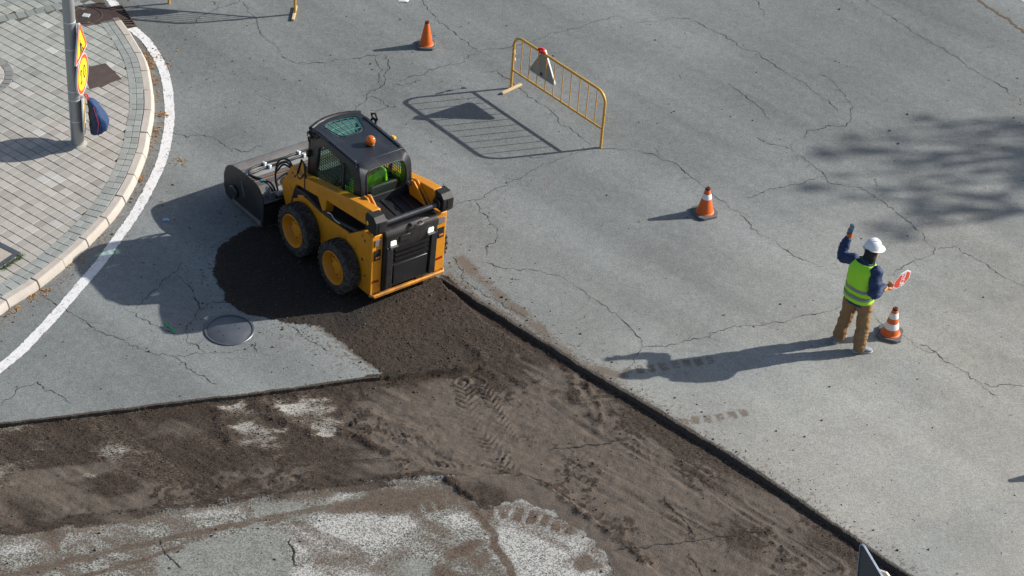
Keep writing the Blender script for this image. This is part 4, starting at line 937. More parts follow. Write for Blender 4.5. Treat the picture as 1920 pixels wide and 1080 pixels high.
ldr = empty('skid_steer_loader', (-2.071, .47, 0)); ldr.rotation_mode = 'QUATERNION'; ldr.rotation_quaternion = LROT.to_quaternion()
tag(ldr, 'yellow and black skid steer loader with a sweeper bucket standing on fresh millings', 'loader')
def mir(fn): return lambda a, b, t: (lambda p: (p[0], -p[1], p[2]))(fn(a, b, t))
# chassis
mb = MB()
mb.prism([(-.95, .20), (.88, .20), (.98, .34), (.98, .78), (.62, .84), (.25, .766), (-.43, .852), (-.95, .95)], -.56, .56, XZ)
ch = mb.build('chassis', blkm, ldr, bevel=.015)
for s in (1, -1):
    mb = MB(); mb.prism([(-.45, .30), (.90, .30), (.90, .62), (.60, .80), (.25, .775), (-.44, .86)], s * .562, s * .590, XZ); mb.build('side_panel', yel, ch, bevel=.006)
    # rear tower
    mb = MB(); mb.prism([(-.426, .834), (-.80, 1.116), (-1.0, 1.130), (-1.012, .18), (-.743, .163), (-.433, .569)], s * .43, s * .605, XZ)
    tw = mb.build('rear_tower', yel, ldr, bevel=.012)
    mb = MB(); mb.prism([(s * .455, .97), (s * .565, .97), (s * .565, 1.07), (s * .455, 1.07)], -1.016, -1.004, YZ); mb.build('tail_light', mat('grey lens', (.20, .17, .17), .25, var=.2, nscale=60), tw, bevel=.004)
    mb = MB(); mb.prism([(s * .465, .74), (s * .565, .74), (s * .565, .90), (s * .465, .90)], -1.0155, -1.006, YZ); mb.build('recess', mat('dark recess', (.008, .008, .008), .9), tw)
    mb = MB(); mb.box((-1.018, s * .515, .785), (.012, .07, .03)); mb.build('plug', mat('orange plug', (.5, .14, .02), .5, var=.3, nscale=60), tw, bevel=.004)
    mb = MB(); mb.prism([(s * .475, .375), (s * .57, .385), (s * .57, .42), (s * .475, .41)], -1.0165, -1.008, YZ); mb.build('reflector', mat('red reflector', (.30, .008, .008), .25), tw)
    for (x, z, r) in ((-.84, .98, .022), (-.78, 1.03, .014), (-.80, .66, .024), (-.62, .72, .012), (-.88, .44, .018)):
        mb = MB(); mb.lathe([(r, 0), (r * .7, .004), (.001, .004)], 14, lambda a, b, c_, x=x, z=z, s=s: (x + a, s * (.605 + c_), z + b)); mb.build('bolt', mat('black bolt', (.015, .013, .012), .6), tw)
# bumper bar
mb = MB(); mb.tube([(-1.0, .60, .185), (-1.05, .575, .185), (-1.05, -.575, .185), (-1.0, -.60, .185)], .022, 10); mb.box((-1.03, 0, .165), (.07, 1.12, .02)); mb.build('rear_bumper', yel, ldr, bevel=.004)
# engine door
mb = MB(); mb.prism([(-.97, .225), (-1.035, .225), (-1.055, .60), (-1.055, 1.10), (-1.01, 1.165), (-.90, 1.175)], -.425, .425, XZ); door = mb.build('engine_door', blkm, ldr, bevel=.02, seg=3)
for s in (1, -1):
    mb = MB(); mb.prism([(s * .30, .25), (s * .41, .25), (s * .41, .93), (s * .31, .88)], -1.08, -1.04, YZ); mb.build('pillar', blkm, door, bevel=.012)
    mb = MB(); mb.prism([(s * .255, .935), (s * .345, .935), (s * .345, 1.005), (s * .265, 1.005)], -1.072, -1.05, YZ); lt = mb.build('work_lamp', None or NT('lamp lens').set(Base_Color=(.9, .95, .9), Roughness=.2, Emission_Color=(.9, 1., .88), Emission_Strength=.45).m, door, bevel=.006)
    mb = MB(); mb.box((-1.075, s * .305, .925), (.05, .12, .010)); mb.build('lamp_ledge', worn, door)
for k in range(3):
    z = .84 - k * .075; mb = MB(); mb.prism([(-1.045, z - .03), (-1.085, z - .022), (-1.085, z - .012), (-1.05, z + .028)], -.275, .275, XZ); mb.build('louver', mat('louver black', (.006, .006, .007), .9, var=.2, spec=.15), door, bevel=.004)
mb = MB(); mb.prism([(-.27, .27), (.27, .27), (.275, .60), (-.275, .60)], -1.064, -1.04, YZ); mb.build('lower_panel', blk, door, bevel=.008)
mb = MB(); mb.box((-1.062, .12, 1.00), (.012, .16, .09)); mb.build('name_plate', blk, door, bevel=.006)
mb = MB(); mb.tube([(-1.03, -.02, 1.15), (-1.10, -.02, 1.165), (-1.12, -.08, 1.165), (-1.10, -.14, 1.165), (-1.03, -.14, 1.15)], .010, 8); mb.box((-1.05, -.0, 1.16), (.06, .05, .035)); mb.build('latch', worn, door, smooth=50)
mb = MB()
for y, z in ((.20, .90), (.02, .93), (-.29, .78), (-.29, .55), (.34, .34)): mb.lathe([(.009, 0), (.001, .005)], 8, lambda a, b, c_, y=y, z=z: (-1.083 - c_, y + a, z + b))
# hood deck between door and cab
mb = MB(); mb.prism([(-.36, 1.20), (-.98, 1.165), (-1.04, 1.10), (-1.04, .95), (-.36, .95)], -.41, .41, XZ); hd = mb.build('hood', blk, ldr, bevel=.02, seg=3)
for k in range(4):
    mb = MB(); mb.prism([(-.42, 1.198), (-.42, 1.212), (-.86, 1.186), (-.86, 1.172)], -.24 + k * .14, -.24 + k * .14 + .055, XZ); mb.build('hood_rib', blk, hd, bevel=.006)
for s in (1, -1):
    mb = MB(); mb.prism([(-.36, 1.19), (-.98, 1.16), (-.98, 1.20), (-.40, 1.24)], s * .36, s * .41, XZ); mb.build('hood_rail', blkm, hd, bevel=.008)
mb = MB(); mb.prism([(-.33, 1.14), (-.42, 1.14), (-.42, 1.245), (-.33, 1.245)], -.40, .40, XZ); mb.build('cross_plate', yel, ldr, bevel=.008)
# cross tube and arm ends
mb = MB(); mb.tube([(-1.0, .46, 1.30), (-1.0, -.46, 1.30)], .038, 20); mb.build('cross_tube', roofm, ldr, smooth=60)
for s in (1, -1):
    a_ = 'lift_arm'
    prof = [(-.90, 1.475), (-.60, 1.42), (.784, 1.05), (.86, 1.065), (1.0, 1.085), (1.045, 1.02), (1.235, .68), (1.20, .56), (1.157, .459), (1.11, .385), (1.0, .41), (.985, .50), (.90, .80), (.855, .868), (.671, .905),
            (.345, .965), (.215, .79), (.18, .775), (.155, .80), (.14, 1.03), (-.21, 1.085), (-.80, 1.185), (-.93, 1.27)]
    mb = MB(); mb.prism(prof, s * .425, s * .565, XZ); arm = mb.build('lift_arm', yel, ldr, bevel=.012)
    mb = MB(); mb.lathe([(.045, 0), (.045, .008), (.036, .008), (.036, .004), (.001, .004)], 24, lambda a, b, c_, s=s: (-.74 + a, s * (.564 + c_), 1.30 + b)); mb.build('pivot_cap', yel, arm)
    for x, z, r in ((1.02, .74, .035), (.90, .98, .018), (.19, .82, .016), (1.10, .90, .014), (.96, 1.0, .012)):
        mb = MB(); mb.lathe([(r, -.002), (r * .9, .012), (.001, .014)], 16, lambda a, b, c_, x=x, z=z, r=r, s=s: (x + a, s * (.565 + c_), z + b)); mb.build('pin', mat('dark pin', (.06, .04, .02), .5, .3) if r < .03 else yel, arm)
    # black end block
    mb = MB(); mb.prism([(-.86, 1.21), (-1.06, 1.19), (-1.09, 1.24), (-1.09, 1.40), (-1.02, 1.465), (-.87, 1.465), (-.84, 1.40)], s * .455, s * .625, XZ); eb = mb.build('arm_end', blkm, ldr, bevel=.006)
    mb = MB(); mb.prism([(-.90, 1.27), (-.87, 1.31), (-.90, 1.35), (-.93, 1.31)], s * .625, s * .628, XZ); mb.build('warning_sticker', mat('sticker yellow', (.75, .5, .02), .5, var=.3, nscale=80), eb)
    mb = MB(); mb.box((-1.09, s * .55, 1.32), (.012, .05, .13)); mb.build('slot', mat('dark recess', (.006, .006, .006), .9), eb)
    mb = MB(); mb.lathe([(.072, -.012), (.072, .012), (.065, .02), (.001, .02)], 24, lambda a, b, c_, s=s: (-.99 + a, s * (.42 + c_), 1.315 + b)); mb.build('flange', blkm, eb)
    # lugs standing on the arm in front of the cross tube
    for k, (y0, y1) in enumerate(((.335, .36), (.395, .42))):
        mb = MB(); mb.prism([(-.50, 1.20), (-.45, 1.36), (-.50, 1.43), (-.57, 1.44), (-.66, 1.38), (-.86, 1.22)], s * y0, s * y1, XZ); mb.build('lug', yel, ldr, bevel=.006)
    mb = MB(); mb.tube([(-.50, s * .30, 1.38), (-.50, s * .44, 1.38)], .035, 14); mb.build('lug_pin', worn, ldr, smooth=50)
    # lift cylinder below the arm
    mb = MB(); mb.tube([(.17, s * .585, .83), (-.20, s * .575, .885), (-.62, s * .50, .93)], [.020, .030, .034], 12); mb.build('lift_cylinder', blkm, ldr, smooth=60)
    mb = MB(); mb.tube(smoothpath([(.05, s * .60, .90), (-.05, s * .605, .93), (-.12, s * .60, .89), (-.25, s * .60, .90)], 5), .008, 6); mb.build('hose', chrome, ldr, smooth=60)
    # loader legs and hoses at the front
    mb = MB()
    for k in range(3): mb.tube(smoothpath([(1.00 + .01 * k, s * (.52 - .02 * k), 1.02 - .03 * k), (1.12 + .02 * k, s * (.55 + .01 * k), 1.12 - .05 * k), (1.27 - .01 * k, s * (.60 + .005 * k), 1.02 - .06 * k), (1.33, s * .60, .75), (1.28, s * .58, .50), (1.24, s * .54, .36)], 6), .014, 8)
    mb.build('hose_bundle', hose_m, arm, smooth=60)
mb = MB(); mb.prism([(.72, 1.05), (.78, 1.21), (.775, 1.305), (.71, 1.28), (.66, 1.15), (.66, 1.06)], .535, .552, XZ); ml = mb.build('arm_stop', yel, ldr, bevel=.004)
mb = MB(); mb.tube([(.86, .558, 1.02), (.80, .558, 1.22), (.77, .555, 1.31), (.70, .555, 1.28), (.665, .558, 1.12), (.66, .558, .86)], .016, 8); mb.build('strap', hose_m, ml, smooth=50)
mb = MB(); mb.tube(smoothpath([(.86, .56, 1.03), (.80, .57, 1.0), (.74, .57, 1.05), (.70, .56, 1.13)], 5), .010, 8); mb.build('cable', hose_m, ml, smooth=50)
mb = MB(); mb.tube([(.95, .50, .62), (.45, .50, .72)], .035, 12); mb.tube([(.80, .53, .80), (.62, .55, .70), (.60, .50, .55)], .02, 8); mb.build('tilt_cylinder', worn, ldr, smooth=50)
mb = MB(); mb.box((.72, .56, .74), (.16, .05, .06), Matrix.Rotation(.5, 3, 'Y')); mb.build('step', yel, ldr, bevel=.006)
# wheels
def wheel(x, s):
    r = empty('wheel', (x, s * .715, .368)); r.parent = ldr
    W = lambda a, b, c_: (a, s * c_, b)
    R = .372
    mb = MB(); mb.lathe([(.235, -.09), (.255, -.105), (.32, -.115), (.355, -.10), (R - .02, -.06), (R - .015, .06), (.355, .085), (.325, .102), (.27, .108), (.245, .100), (.232, .08)], 56, W, cap=False)
    for k in range(26):
        for q, side in ((0, 1), (.5, -1)):
            g = 2 * math.pi * (k + q) / 26; da, db = .070, .062
            pts = []
            for (gg, rr_, yy) in ((g - da, R - .025, 0.0), (g + .0, R - .025, 0.0), (g + db + .05, R - .03, side * .095), (g - .01 + .03, R - .03, side * .095)):
                pts.append((gg, rr_, yy))
            lo = [W(p[1] * math.cos(p[0]), p[1] * math.sin(p[0]), p[2]) for p in pts]; hi = [W((p[1] + .028) * math.cos(p[0]), (p[1] + .028) * math.sin(p[0]), p[2] * .98) for p in pts]
            mb.add(lo + hi, [(0, 1, 2, 3), (4, 7, 6, 5), (0, 4, 5, 1), (1, 5, 6, 2), (2, 6, 7, 3), (3, 7, 4, 0)])
        g = 2 * math.pi * k / 26
        for gg in (g + .13,):                                    # shoulder blocks seen on the side wall
            mb.add([W(rr_ * math.cos(gg + e), rr_ * math.sin(gg + e), yy) for rr_, yy, e in ((R - .055, .096, -.06), (R - .055, .096, .06), (R + .0, .088, .06), (R + .0, .088, -.06), (R - .055, .110, -.055), (R - .055, .110, .055), (R - .002, .100, .055), (R - .002, .100, -.055))],
                   [(0, 1, 2, 3), (4, 7, 6, 5), (0, 4, 5, 1), (1, 5, 6, 2), (2, 6, 7, 3), (3, 7, 4, 0)])
    mb.build('tyre', tyre_m, r, smooth=35)
    mb = MB(); mb.lathe([(.236, -.08), (.236, .082), (.243, .104), (.236, .112), (.226, .108), (.212, .080), (.200, .0), (.185, -.02), (.165, .012), (.100, .022), (.095, .045), (.06, .05), (.001, .052)], 48, W, cap=False)
    mb.cur = 1
    for k in range(8): mb.lathe([(.012, .018), (.012, .034), (.001, .036)], 6, lambda a, b, c_, k=k: W(a + .135 * math.cos(k * math.pi / 4), b + .135 * math.sin(k * math.pi / 4), c_))
    mb.build('rim', [rimy, mat('nut steel', (.30, .17, .04), .45, .4)], r, smooth=40)
for x in (.549, -.44):
    for s in (1, -1): wheel(x, s)
# ------------------------------------------------------------------ cab
def resamp(poly, n):
    P = np.vstack([poly, poly[:1]]); s = np.concatenate([[0], np.cumsum(np.linalg.norm(np.diff(P, axis=0), axis=1))]); u = np.linspace(0, s[-1], n, endpoint=False)
    return np.stack([np.interp(u, s, P[:, 0]), np.interp(u, s, P[:, 1])], -1)
def roundpoly(poly, r, n=5):
    out = []; P = [Vector(p) for p in poly]; m = len(P)
    for i in range(m):
        p = P[i]; a = P[i - 1] - p; b = P[(i + 1) % m] - p; ra = min(r, a.length * .45); rb = min(r, b.length * .45); q0 = p + a.normalized() * ra; q1 = p + b.normalized() * rb
        for k in range(n + 1):
            t = k / n; out.append(tuple(q0 * (1 - t) ** 2 + p * 2 * t * (1 - t) + q1 * t * t))
    return out
def matched(outer, inner, n=72):
    """two outlines sampled along the same directions from the inner one's centre"""
    O, I = resamp(np.array(outer), 1200), resamp(np.array(inner), 1200); c = I.mean(0); res = ([], [])
    for P, r in ((O, res[0]), (I, res[1])):
        g = np.arctan2(P[:, 1] - c[1], P[:, 0] - c[0])
        for k in range(n):
            t = -math.pi + 2 * math.pi * (k + .5) / n; d = np.abs((g - t + math.pi) % (2 * math.pi) - math.pi); r.append(tuple(P[np.argmin(d)]))
    return res
cab = empty('cab'); cab.parent = ldr
YW = .405
side_o = roundpoly([(.83, .98), (.83, 1.70), (.76, 1.755), (-.20, 1.765), (-.36, 1.70), (-.43, 1.50), (-.44, 1.16), (-.30, .98)], .06)
side_i = roundpoly([(.64, 1.03), (.60, 1.55), (.45, 1.655), (-.10, 1.655), (-.24, 1.52), (-.24, 1.22), (.0, 1.16), (.25, 1.03)], .07)
o_, i_ = matched(side_o, side_i)
for s in (1, -1):
    mb = MB(); mb.holed(o_, i_, s * (YW - .045), s * YW, XZ); sf = mb.build('side_frame', blk, cab, bevel=.010)
    mb = MB(); mb.prism(roundpoly([(.66, 1.01), (.62, 1.57), (.45, 1.67), (-.12, 1.67), (-.26, 1.52), (-.26, 1.2), (.0, 1.14), (.25, 1.01)], .07), s * (YW - .040), s * (YW - .034), XZ); mb.build('side_window', glass, sf)
    mb = MB(); sdp = np.array(roundpoly([(.64, 1.03), (.60, 1.55), (.45, 1.655), (-.10, 1.655), (-.24, 1.52), (-.24, 1.22), (.0, 1.16), (.25, 1.03)], .07))
    def insid(a, b): return polysd(np.array([a]), np.array([b]), sdp)[0] > 0
    for ax in (0, 1):
        lo_, hi_ = (-.26, .66) if ax == 0 else (1.0, 1.67)
        for v in np.arange(lo_, hi_, .042):
            run = [u for u in np.arange(*((1.0, 1.68) if ax == 0 else (-.27, .67)), .01) if insid(*((v, u) if ax == 0 else (u, v)))]
            if len(run) > 3:
                a, b = run[0], run[-1]; p, q_ = ((v, s * (YW - .02), a), (v, s * (YW - .02), b)) if ax == 0 else ((a, s * (YW - .017), v), (b, s * (YW - .017), v))
                mb.tube([p, q_], .0042, 5)
    mb.build('window_guard', blkm, sf, smooth=0)
    mb = MB(); mb.box((.02, s * (YW - .02), 1.30), (.05, .035, .62)); mb.build('guard_post', blkm, sf, bevel=.006)
    mb = MB(); mb.box((-.20, s * .39, 1.08), (.5, .04, .26)); mb.build('sill_box', blkm, sf, bevel=.01)
# roof
roof_o = [(.80, .40), (.865, .25), (.90, .10), (.905, 0), (.90, -.10), (.865, -.25), (.80, -.40), (.3, -.415), (-.24, -.40), (-.24, .40), (.3, .415)]
sk = roundpoly([(.735, .255), (.785, .12), (.795, 0), (.785, -.12), (.74, -.285), (.43, -.20), (.385, -.13), (.385, .13), (.43, .20)], .045)
o_, i_ = matched(roundpoly(roof_o, .05), sk)
mb = MB(); mb.holed(o_, i_, 1.715, 1.768, XY); rf = mb.build('roof', roofm, cab, bevel=.018, seg=3)
mb = MB(); mb.holed(i_, [(a * .955 + .028, b * .955) for a, b in i_], 1.765, 1.776, XY); mb.build('skylight_frame', blkm, rf, bevel=.003)
teal = mat('teal guard', (.045, .20, .20), .5, var=.15)
mb = MB(); mb.prism([(a * .97 + .018, b * .97) for a, b in i_], 1.748, 1.754, XY); mb.build('skylight', glass, rf)
skp = np.array(i_)
def insk(a, b): return polysd(np.array([a]), np.array([b]), skp)[0] > .004
for yk in np.linspace(-.21, .21, 6):
    run = [u for u in np.arange(.3, .85, .008) if insk(u, yk * (.75 + .45 * (u - .38) / .4))]
    if len(run) > 3: mb = MB(); mb.tube([(u, yk * (.75 + .45 * (u - .38) / .4), 1.757) for u in (run[0], (run[0] + run[-1]) / 2, run[-1])], .008, 6); mb.build('skylight_bar', teal, rf, smooth=50)
for xk in (.47, .60):
    run = [v for v in np.arange(-.35, .35, .008) if insk(xk + .03 * (1 - (v / .3) ** 2), v)]
    if len(run) > 3: mb = MB(); mb.tube([(xk + .03 * (1 - (v / .3) ** 2), v, 1.757) for v in np.linspace(run[0], run[-1], 7)], .008, 6); mb.build('skylight_bar', teal, rf, smooth=50)
mb = MB(); P_ = np.array(i_)
mb.holed(i_, [(a * .90 + .062, b * .90) for a, b in i_], 1.7545, 1.7575, XY); mb.build('skylight_edge', teal, rf)
# rear: the roof rolls down over the back
prof_r = [(-.20, 1.768), (-.30, 1.755), (-.37, 1.70), (-.405, 1.60), (-.43, 1.45), (-.44, 1.16)]
rear_o = roundpoly([(.405, 1.14), (.405, 1.70), (.36, 1.765), (-.36, 1.765), (-.405, 1.70), (-.405, 1.14)], .05)
rear_i = roundpoly([(.30, 1.30), (.335, 1.42), (.325, 1.64), (.27, 1.715), (-.27, 1.715), (-.325, 1.64), (-.335, 1.42), (-.30, 1.30)], .09)
def RX(a, b, t):                                                 # leaning back panel
    x = np.interp(b, [1.1, 1.45, 1.60, 1.70, 1.755, 1.77], [-.44, -.43, -.405, -.37, -.30, -.235]); return (x + t, a, b)
o_, i_ = matched(rear_o, rear_i, 96)
mb = MB(); mb.holed(o_, i_, 0, .04, RX); rp = mb.build('rear_frame', roofm, cab, smooth=50)
mb = MB(); mb.holed(i_, [(a * .95, (b - 1.5) * .95 + 1.5) for a, b in i_], -.010, .022, RX); mb.build('rear_seal', blkm, rp, bevel=.004)
mb = MB(); mb.prism(i_, .012, .016, RX); mb.build('rear_window', pane, rp, smooth=0)
mb = MB(); mb.prism([(-.215, 1.767), (-.215, 1.779), (-.245, 1.776), (-.245, 1.760)], -.385, .385, XZ); mb.build('roof_rib', roofm, rf, bevel=.004)
for s in (1, -1):
    mb = MB(); mb.prism([(.70, 1.765), (-.20, 1.768), (-.20, 1.785), (.64, 1.783)], s * .345, s * .39, XZ); mb.build('roof_rail', roofm, rf, bevel=.008)
# front posts, header and dashboard
mb = MB(); mb.tube([(.80, .40, 1.745), (.865, .25, 1.748), (.90, .1, 1.75), (.905, 0, 1.75), (.90, -.1, 1.75), (.865, -.25, 1.748), (.80, -.40, 1.745)], .038, 10); mb.build('front_header', blkm, cab, smooth=60)
for s in (1, -1):
    mb = MB(); mb.box((.82, s * .38, 1.36), (.05, .06, .76)); mb.build('front_post', blk, cab, bevel=.012)
mb = MB(); mb.prism([(.80, .95), (-.35, .95), (-.35, 1.0), (.80, 1.0)], -.38, .38, XZ); mb.build('cab_floor', blkm, cab)
mb = MB(); mb.prism([(.808, 1.0), (.82, 1.68), (.826, 1.68), (.814, 1.0)], -.36, .36, XZ); mb.build('front_window', pane, cab)
mb = MB(); mb.prism([(-.38, 1.0), (-.05, 1.0), (-.0, 1.06), (-.10, 1.10), (-.26, 1.12), (-.33, 1.42), (-.39, 1.42)], -.22, .22, XZ); mb.build('seat', mat('seat vinyl', (.02, .02, .022), .6), cab, bevel=.025, seg=3)
mb = MB(); mb.prism([(-.405, 1.0), (-.405, 1.26), (-.38, 1.26), (-.34, 1.0)], -.37, .37, XZ); mb.build('rear_shelf', wornl, cab)
# beacon, mirrors, lamps
bc = empty('beacon', (.05, -.045, 1.768)); bc.parent = cab
mb = MB(); mb.lathe([(.062, 0), (.062, .018), (.055, .026)], 28); mb.build('beacon_base', blkm, bc, smooth=40)
amber = NT('amber lens'); amber.set(Base_Color=(.75, .17, .004), Roughness=.08); amber.b.inputs['Transmission Weight'].default_value = .35; amber.b.inputs['IOR'].default_value = 1.3; amber.b.inputs['Coat Weight'].default_value = 1
mb = MB(); mb.lathe([(.056, .022), (.066, .04), (.070, .07), (.064, .10), (.045, .124), (.02, .135), (.001, .137)], 32, cap=False); mb.build('beacon_dome', amber.m, bc, smooth=60)
mb = MB(); mb.lathe([(.03, .02), (.035, .07), (.015, .10), (.001, .10)], 16); mb.build('reflector', mat('beacon mirror', (.9, .45, .05), .15, .9), bc)
mb = MB(); mb.tube([(.58, -.40, 1.70), (.56, -.44, 1.80), (.50, -.45, 1.79), (.49, -.43, 1.72)], .017, 8); mb.tube([(.59, -.43, 1.84), (.545, -.46, 1.86), (.485, -.46, 1.80), (.50, -.45, 1.75), (.56, -.44, 1.79), (.59, -.43, 1.84)], .016, 8); mb.build('mirror', blkm, cab, smooth=60)
mb = MB(); mb.box((.79, .415, 1.66), (.10, .05, .07)); mb.tube(smoothpath([(.74, .40, 1.70), (.70, .43, 1.72), (.62, .43, 1.70), (.60, .42, 1.75)], 5), .014, 8); mb.tube(smoothpath([(.80, .44, 1.64), (.78, .45, 1.60), (.76, .44, 1.56)], 4), .012, 6); mb.tube([(.60, .415, 1.765), (.38, .405, 1.78)], .012, 6); mb.build('work_light', blkm, cab, bevel=.006, smooth=50)
mb = MB(); mb.lathe([(.022, 0), (.018, .01), (.001, .012)], 12, lambda a, b, c_: (.78 + a, .442 + c_, 1.665 + b)); mb.build('lamp_glass', chrome, cab)
mb = MB(); mb.box((.055, -.425, 1.755), (.075, .05, .05)); mb.build('turn_signal', mat('amber plastic', (.75, .42, .02), .3), cab, bevel=.012)
mb = MB(); mb.box((.80, .43, 1.36), (.05, .05, .09)); mb.tube([(.80, .42, 1.42), (.80, .44, 1.40)], .012, 6); mb.build('latch', blkm, cab, bevel=.008)
# ------------------------------------------------------------------ sweeper bucket
swp = empty('sweeper_bucket', (1.2, 0, 0)); swp.parent = ldr
sh = lambda pts: [(x - 1.2, z) for x, z in pts]
HWB = .86
platep = roundpoly(sh([(2.06, .60), (2.18, .52), (2.245, .36), (2.235, .15), (2.17, .02), (2.02, .03), (1.20, .05), (1.20, .30), (1.22, .50), (1.36, .645), (1.56, .66), (1.83, .64)]), .06, 4)
for s in (1, -1):
    mb = MB(); mb.prism(platep, s * (HWB - .012), s * (HWB + .006), XZ); sp_ = mb.build('side_plate', blk, swp, bevel=.004)
    mb = MB(); mb.prism(sh([(1.25, .05), (2.0, .03), (2.0, .075), (1.25, .12)]), s * (HWB + .006), s * (HWB + .016), XZ); mb.build('wear_strip', worn, sp_)
    mb = MB(); mb.prism(sh([(1.68, .28), (1.70, .28), (1.78, .50), (1.76, .50)]), s * (HWB + .0065), s * (HWB + .014), XZ); mb.build('rib', worn, sp_)
    mb = MB(); mb.lathe([(.10, 0), (.10, .03), (.085, .04), (.001, .04)], 28, lambda a, b, c_, s=s: (1.95 - 1.2 + a, s * (HWB + .006 + c_), .22 + b)); mb.build('brush_bearing', blk, sp_, bevel=.004)
hood = sh([(2.225, .14), (2.235, .36), (2.17, .51), (2.05, .595), (1.98, .575), (1.93, .545), (1.885, .55), (1.62, .60), (1.56, .60), (1.545, .50), (1.36, .42), (1.24, .42)])
inner = [(x - .01, z - .016) for x, z in hood]; mb = MB(); mb.prism(hood + inner[::-1], -HWB + .012, HWB - .012, XZ); hb_ = mb.build('hood', worn, swp, bevel=.004)
mb = MB(); mb.prism(sh([(1.625, .602), (1.885, .552), (1.885, .558), (1.625, .608)]), -HWB + .02, HWB - .02, XZ); mb.build('top_plate', wornl, hb_)
mb = MB(); mb.box((1.555 - 1.2, 0, .606), (.022, HWB * 2 - .05, .012)); mb.build('lip', rust, hb_)
mb = MB(); mb.prism(sh([(1.22, .03), (1.55, .03), (1.55, .36), (1.22, .36)]), -HWB + .02, HWB - .02, XZ); mb.build('bin', blkm, swp)
mb = MB(); mb.tube([(.72, -HWB + .03, .23), (.72, HWB - .03, .23)], .22, 28); mb.build('brush', mat('brush bristle', (.03, .03, .03), .9, var=.4, nscale=60, bump=.02), swp, smooth=60)
# coupler plate between arms and bucket
mb = MB(); mb.prism(sh([(1.10, .15), (1.24, .12), (1.24, .52), (1.16, .55)]), -.52, .52, XZ); mb.build('coupler', blkm, swp, bevel=.01)
mb = MB(); mb.box((1.30 - 1.2, .50, .50), (.20, .26, .05), Matrix.Rotation(.2, 3, 'Y')); mb.build('shelf', wornl, swp, bevel=.006)
mb = MB(); mb.box((1.30 - 1.2, -.3, .48), (.16, .5, .04)); mb.build('shelf', wornl, swp, bevel=.006)
mb = MB(); mb.box((1.36 - 1.2, .70, .50), (.06, .05, .16)); mb.box((1.30 - 1.2, .66, .44), (.05, .08, .18)); mb.build('valve_block', chrome, swp, bevel=.006)
def hz(y): return np.interp(y, [-.9, .9], [.60, .60])
for k in range(2):
    mb = MB(); x0 = 1.87 - .13 * k
    z0_ = .575 + .03 * k
    mb.tube(smoothpath([(x0 - 1.2, -.60, z0_), (x0 - 1.2 + .01, -.20, z0_ + .005), (x0 - 1.2 - .02, .10, z0_ + .02), (x0 - 1.2 + .01, .44, z0_ + .005), (x0 - 1.2 - .03, .66, z0_ + .02), (x0 - 1.2 - .16 + .08 * k, .79 + .02 * k, z0_ + .05), (x0 - 1.2 - .30 + .10 * k, .79, z0_ + .06), (1.42 - 1.2, .74 - .03 * k, .66), (1.33 - 1.2, .68 - .04 * k, .60), (1.28 - 1.2, .62 - .03 * k, .40), (1.22 - 1.2, .58, .28)], 7), .016, 9)
    mb.build('hose', hose_m, swp, smooth=60)
    for y in (-.13, .44):
        mb = MB(); mb.box((x0 - 1.2, y, z0_ + .012), (.065, .045, .052), Matrix.Rotation(.25, 3, 'Z')); mb.build('clamp', mat('zinc clamp', (.62, .68, .70), .35, .4), swp, bevel=.006)
mb = MB(); mb.box((1.42 - 1.2, .75, .665), (.05, .07, .03)); mb.build('hose_tie', mat('teal tie', (.05, .20, .22), .5), swp, bevel=.006)
# ================================================================== PEOPLE
def fold(me, amp, sc, seed=0, zs=1.0):
    n = len(me.vertices); co = np.zeros(n * 3, np.float32); no = np.zeros(n * 3, np.float32); me.vertices.foreach_get('co', co)
    me.vertices.foreach_get('normal', no); co = co.reshape(-1, 3); no = no.reshape(-1, 3)
    f = fbm(co[:, 0] * 1.2 + co[:, 2] * .7 * zs + 3.1, co[:, 1] * 1.2 + co[:, 2] * 1.5 * zs, sc, 3, seed) - .5
    me.vertices.foreach_set('co', (co + no * (f * amp)[:, None]).ravel().astype(np.float32)); me.update()
def fused(mb, name, mats, parent, vox=.012, smooth_it=6, amp=0., sc=9, seed=0):
    """overlapping lofts become one continuous skin"""
    me = mb.mesh(name + '_raw', mats); o = bpy.data.objects.new(name, me); col.objects.link(o)
    r = o.modifiers.new('r', 'REMESH'); r.mode = 'VOXEL'; r.voxel_size = vox; r.use_smooth_shade = True
    s = o.modifiers.new('s', 'SMOOTH'); s.iterations = smooth_it; s.factor = .5
    dg = bpy.context.evaluated_depsgraph_get(); ev = o.evaluated_get(dg); m2 = bpy.data.meshes.new_from_object(ev); m2.name = name
    o.modifiers.clear(); o.data = m2; bpy.data.meshes.remove(me)
    m2.materials.clear()
    for m in (mats if isinstance(mats, (list, tuple)) else [mats]): m2.materials.append(m)
    if amp: fold(m2, amp, sc, seed)
    m2.polygons.foreach_set('use_smooth', [True] * len(m2.polygons))
    if parent: o.parent = parent
    return o
def limb(mb, pts, rs, n=14, flat=1.):
    P = smoothpath(pts, 5); u = np.linspace(0, len(pts) - 1, len(P)); R_ = np.interp(u, range(len(pts)), rs); mb.tube(P, list(R_), n)
    for p, r in ((P[0], R_[0]), (P[-1], R_[-1])): ball(mb, p, r * .98)
def ball(mb, c, r, sx=1, sy=1, sz=1, n=14):
    c = Vector(c); mb.loft([((c.x, c.y, c.z + r * sz * math.sin(a)), (r * sx * math.cos(a), 0, 0), (0, r * sy * math.cos(a), 0)) for a in np.linspace(-1.45, 1.45, 9)], n)
skin = mat('skin', (.42, .22, .15), .55, var=.08)
navyj = NT('navy jacket'); n1 = navyj.noise(8, 4, .6); navyj.set(Base_Color=navyj.mix(n1, (.006, .017, .062), (.014, .042, .130)), Roughness=.72); navyj.bump(navyj.noise(26, 3), .5, .02); navyj = navyj.m
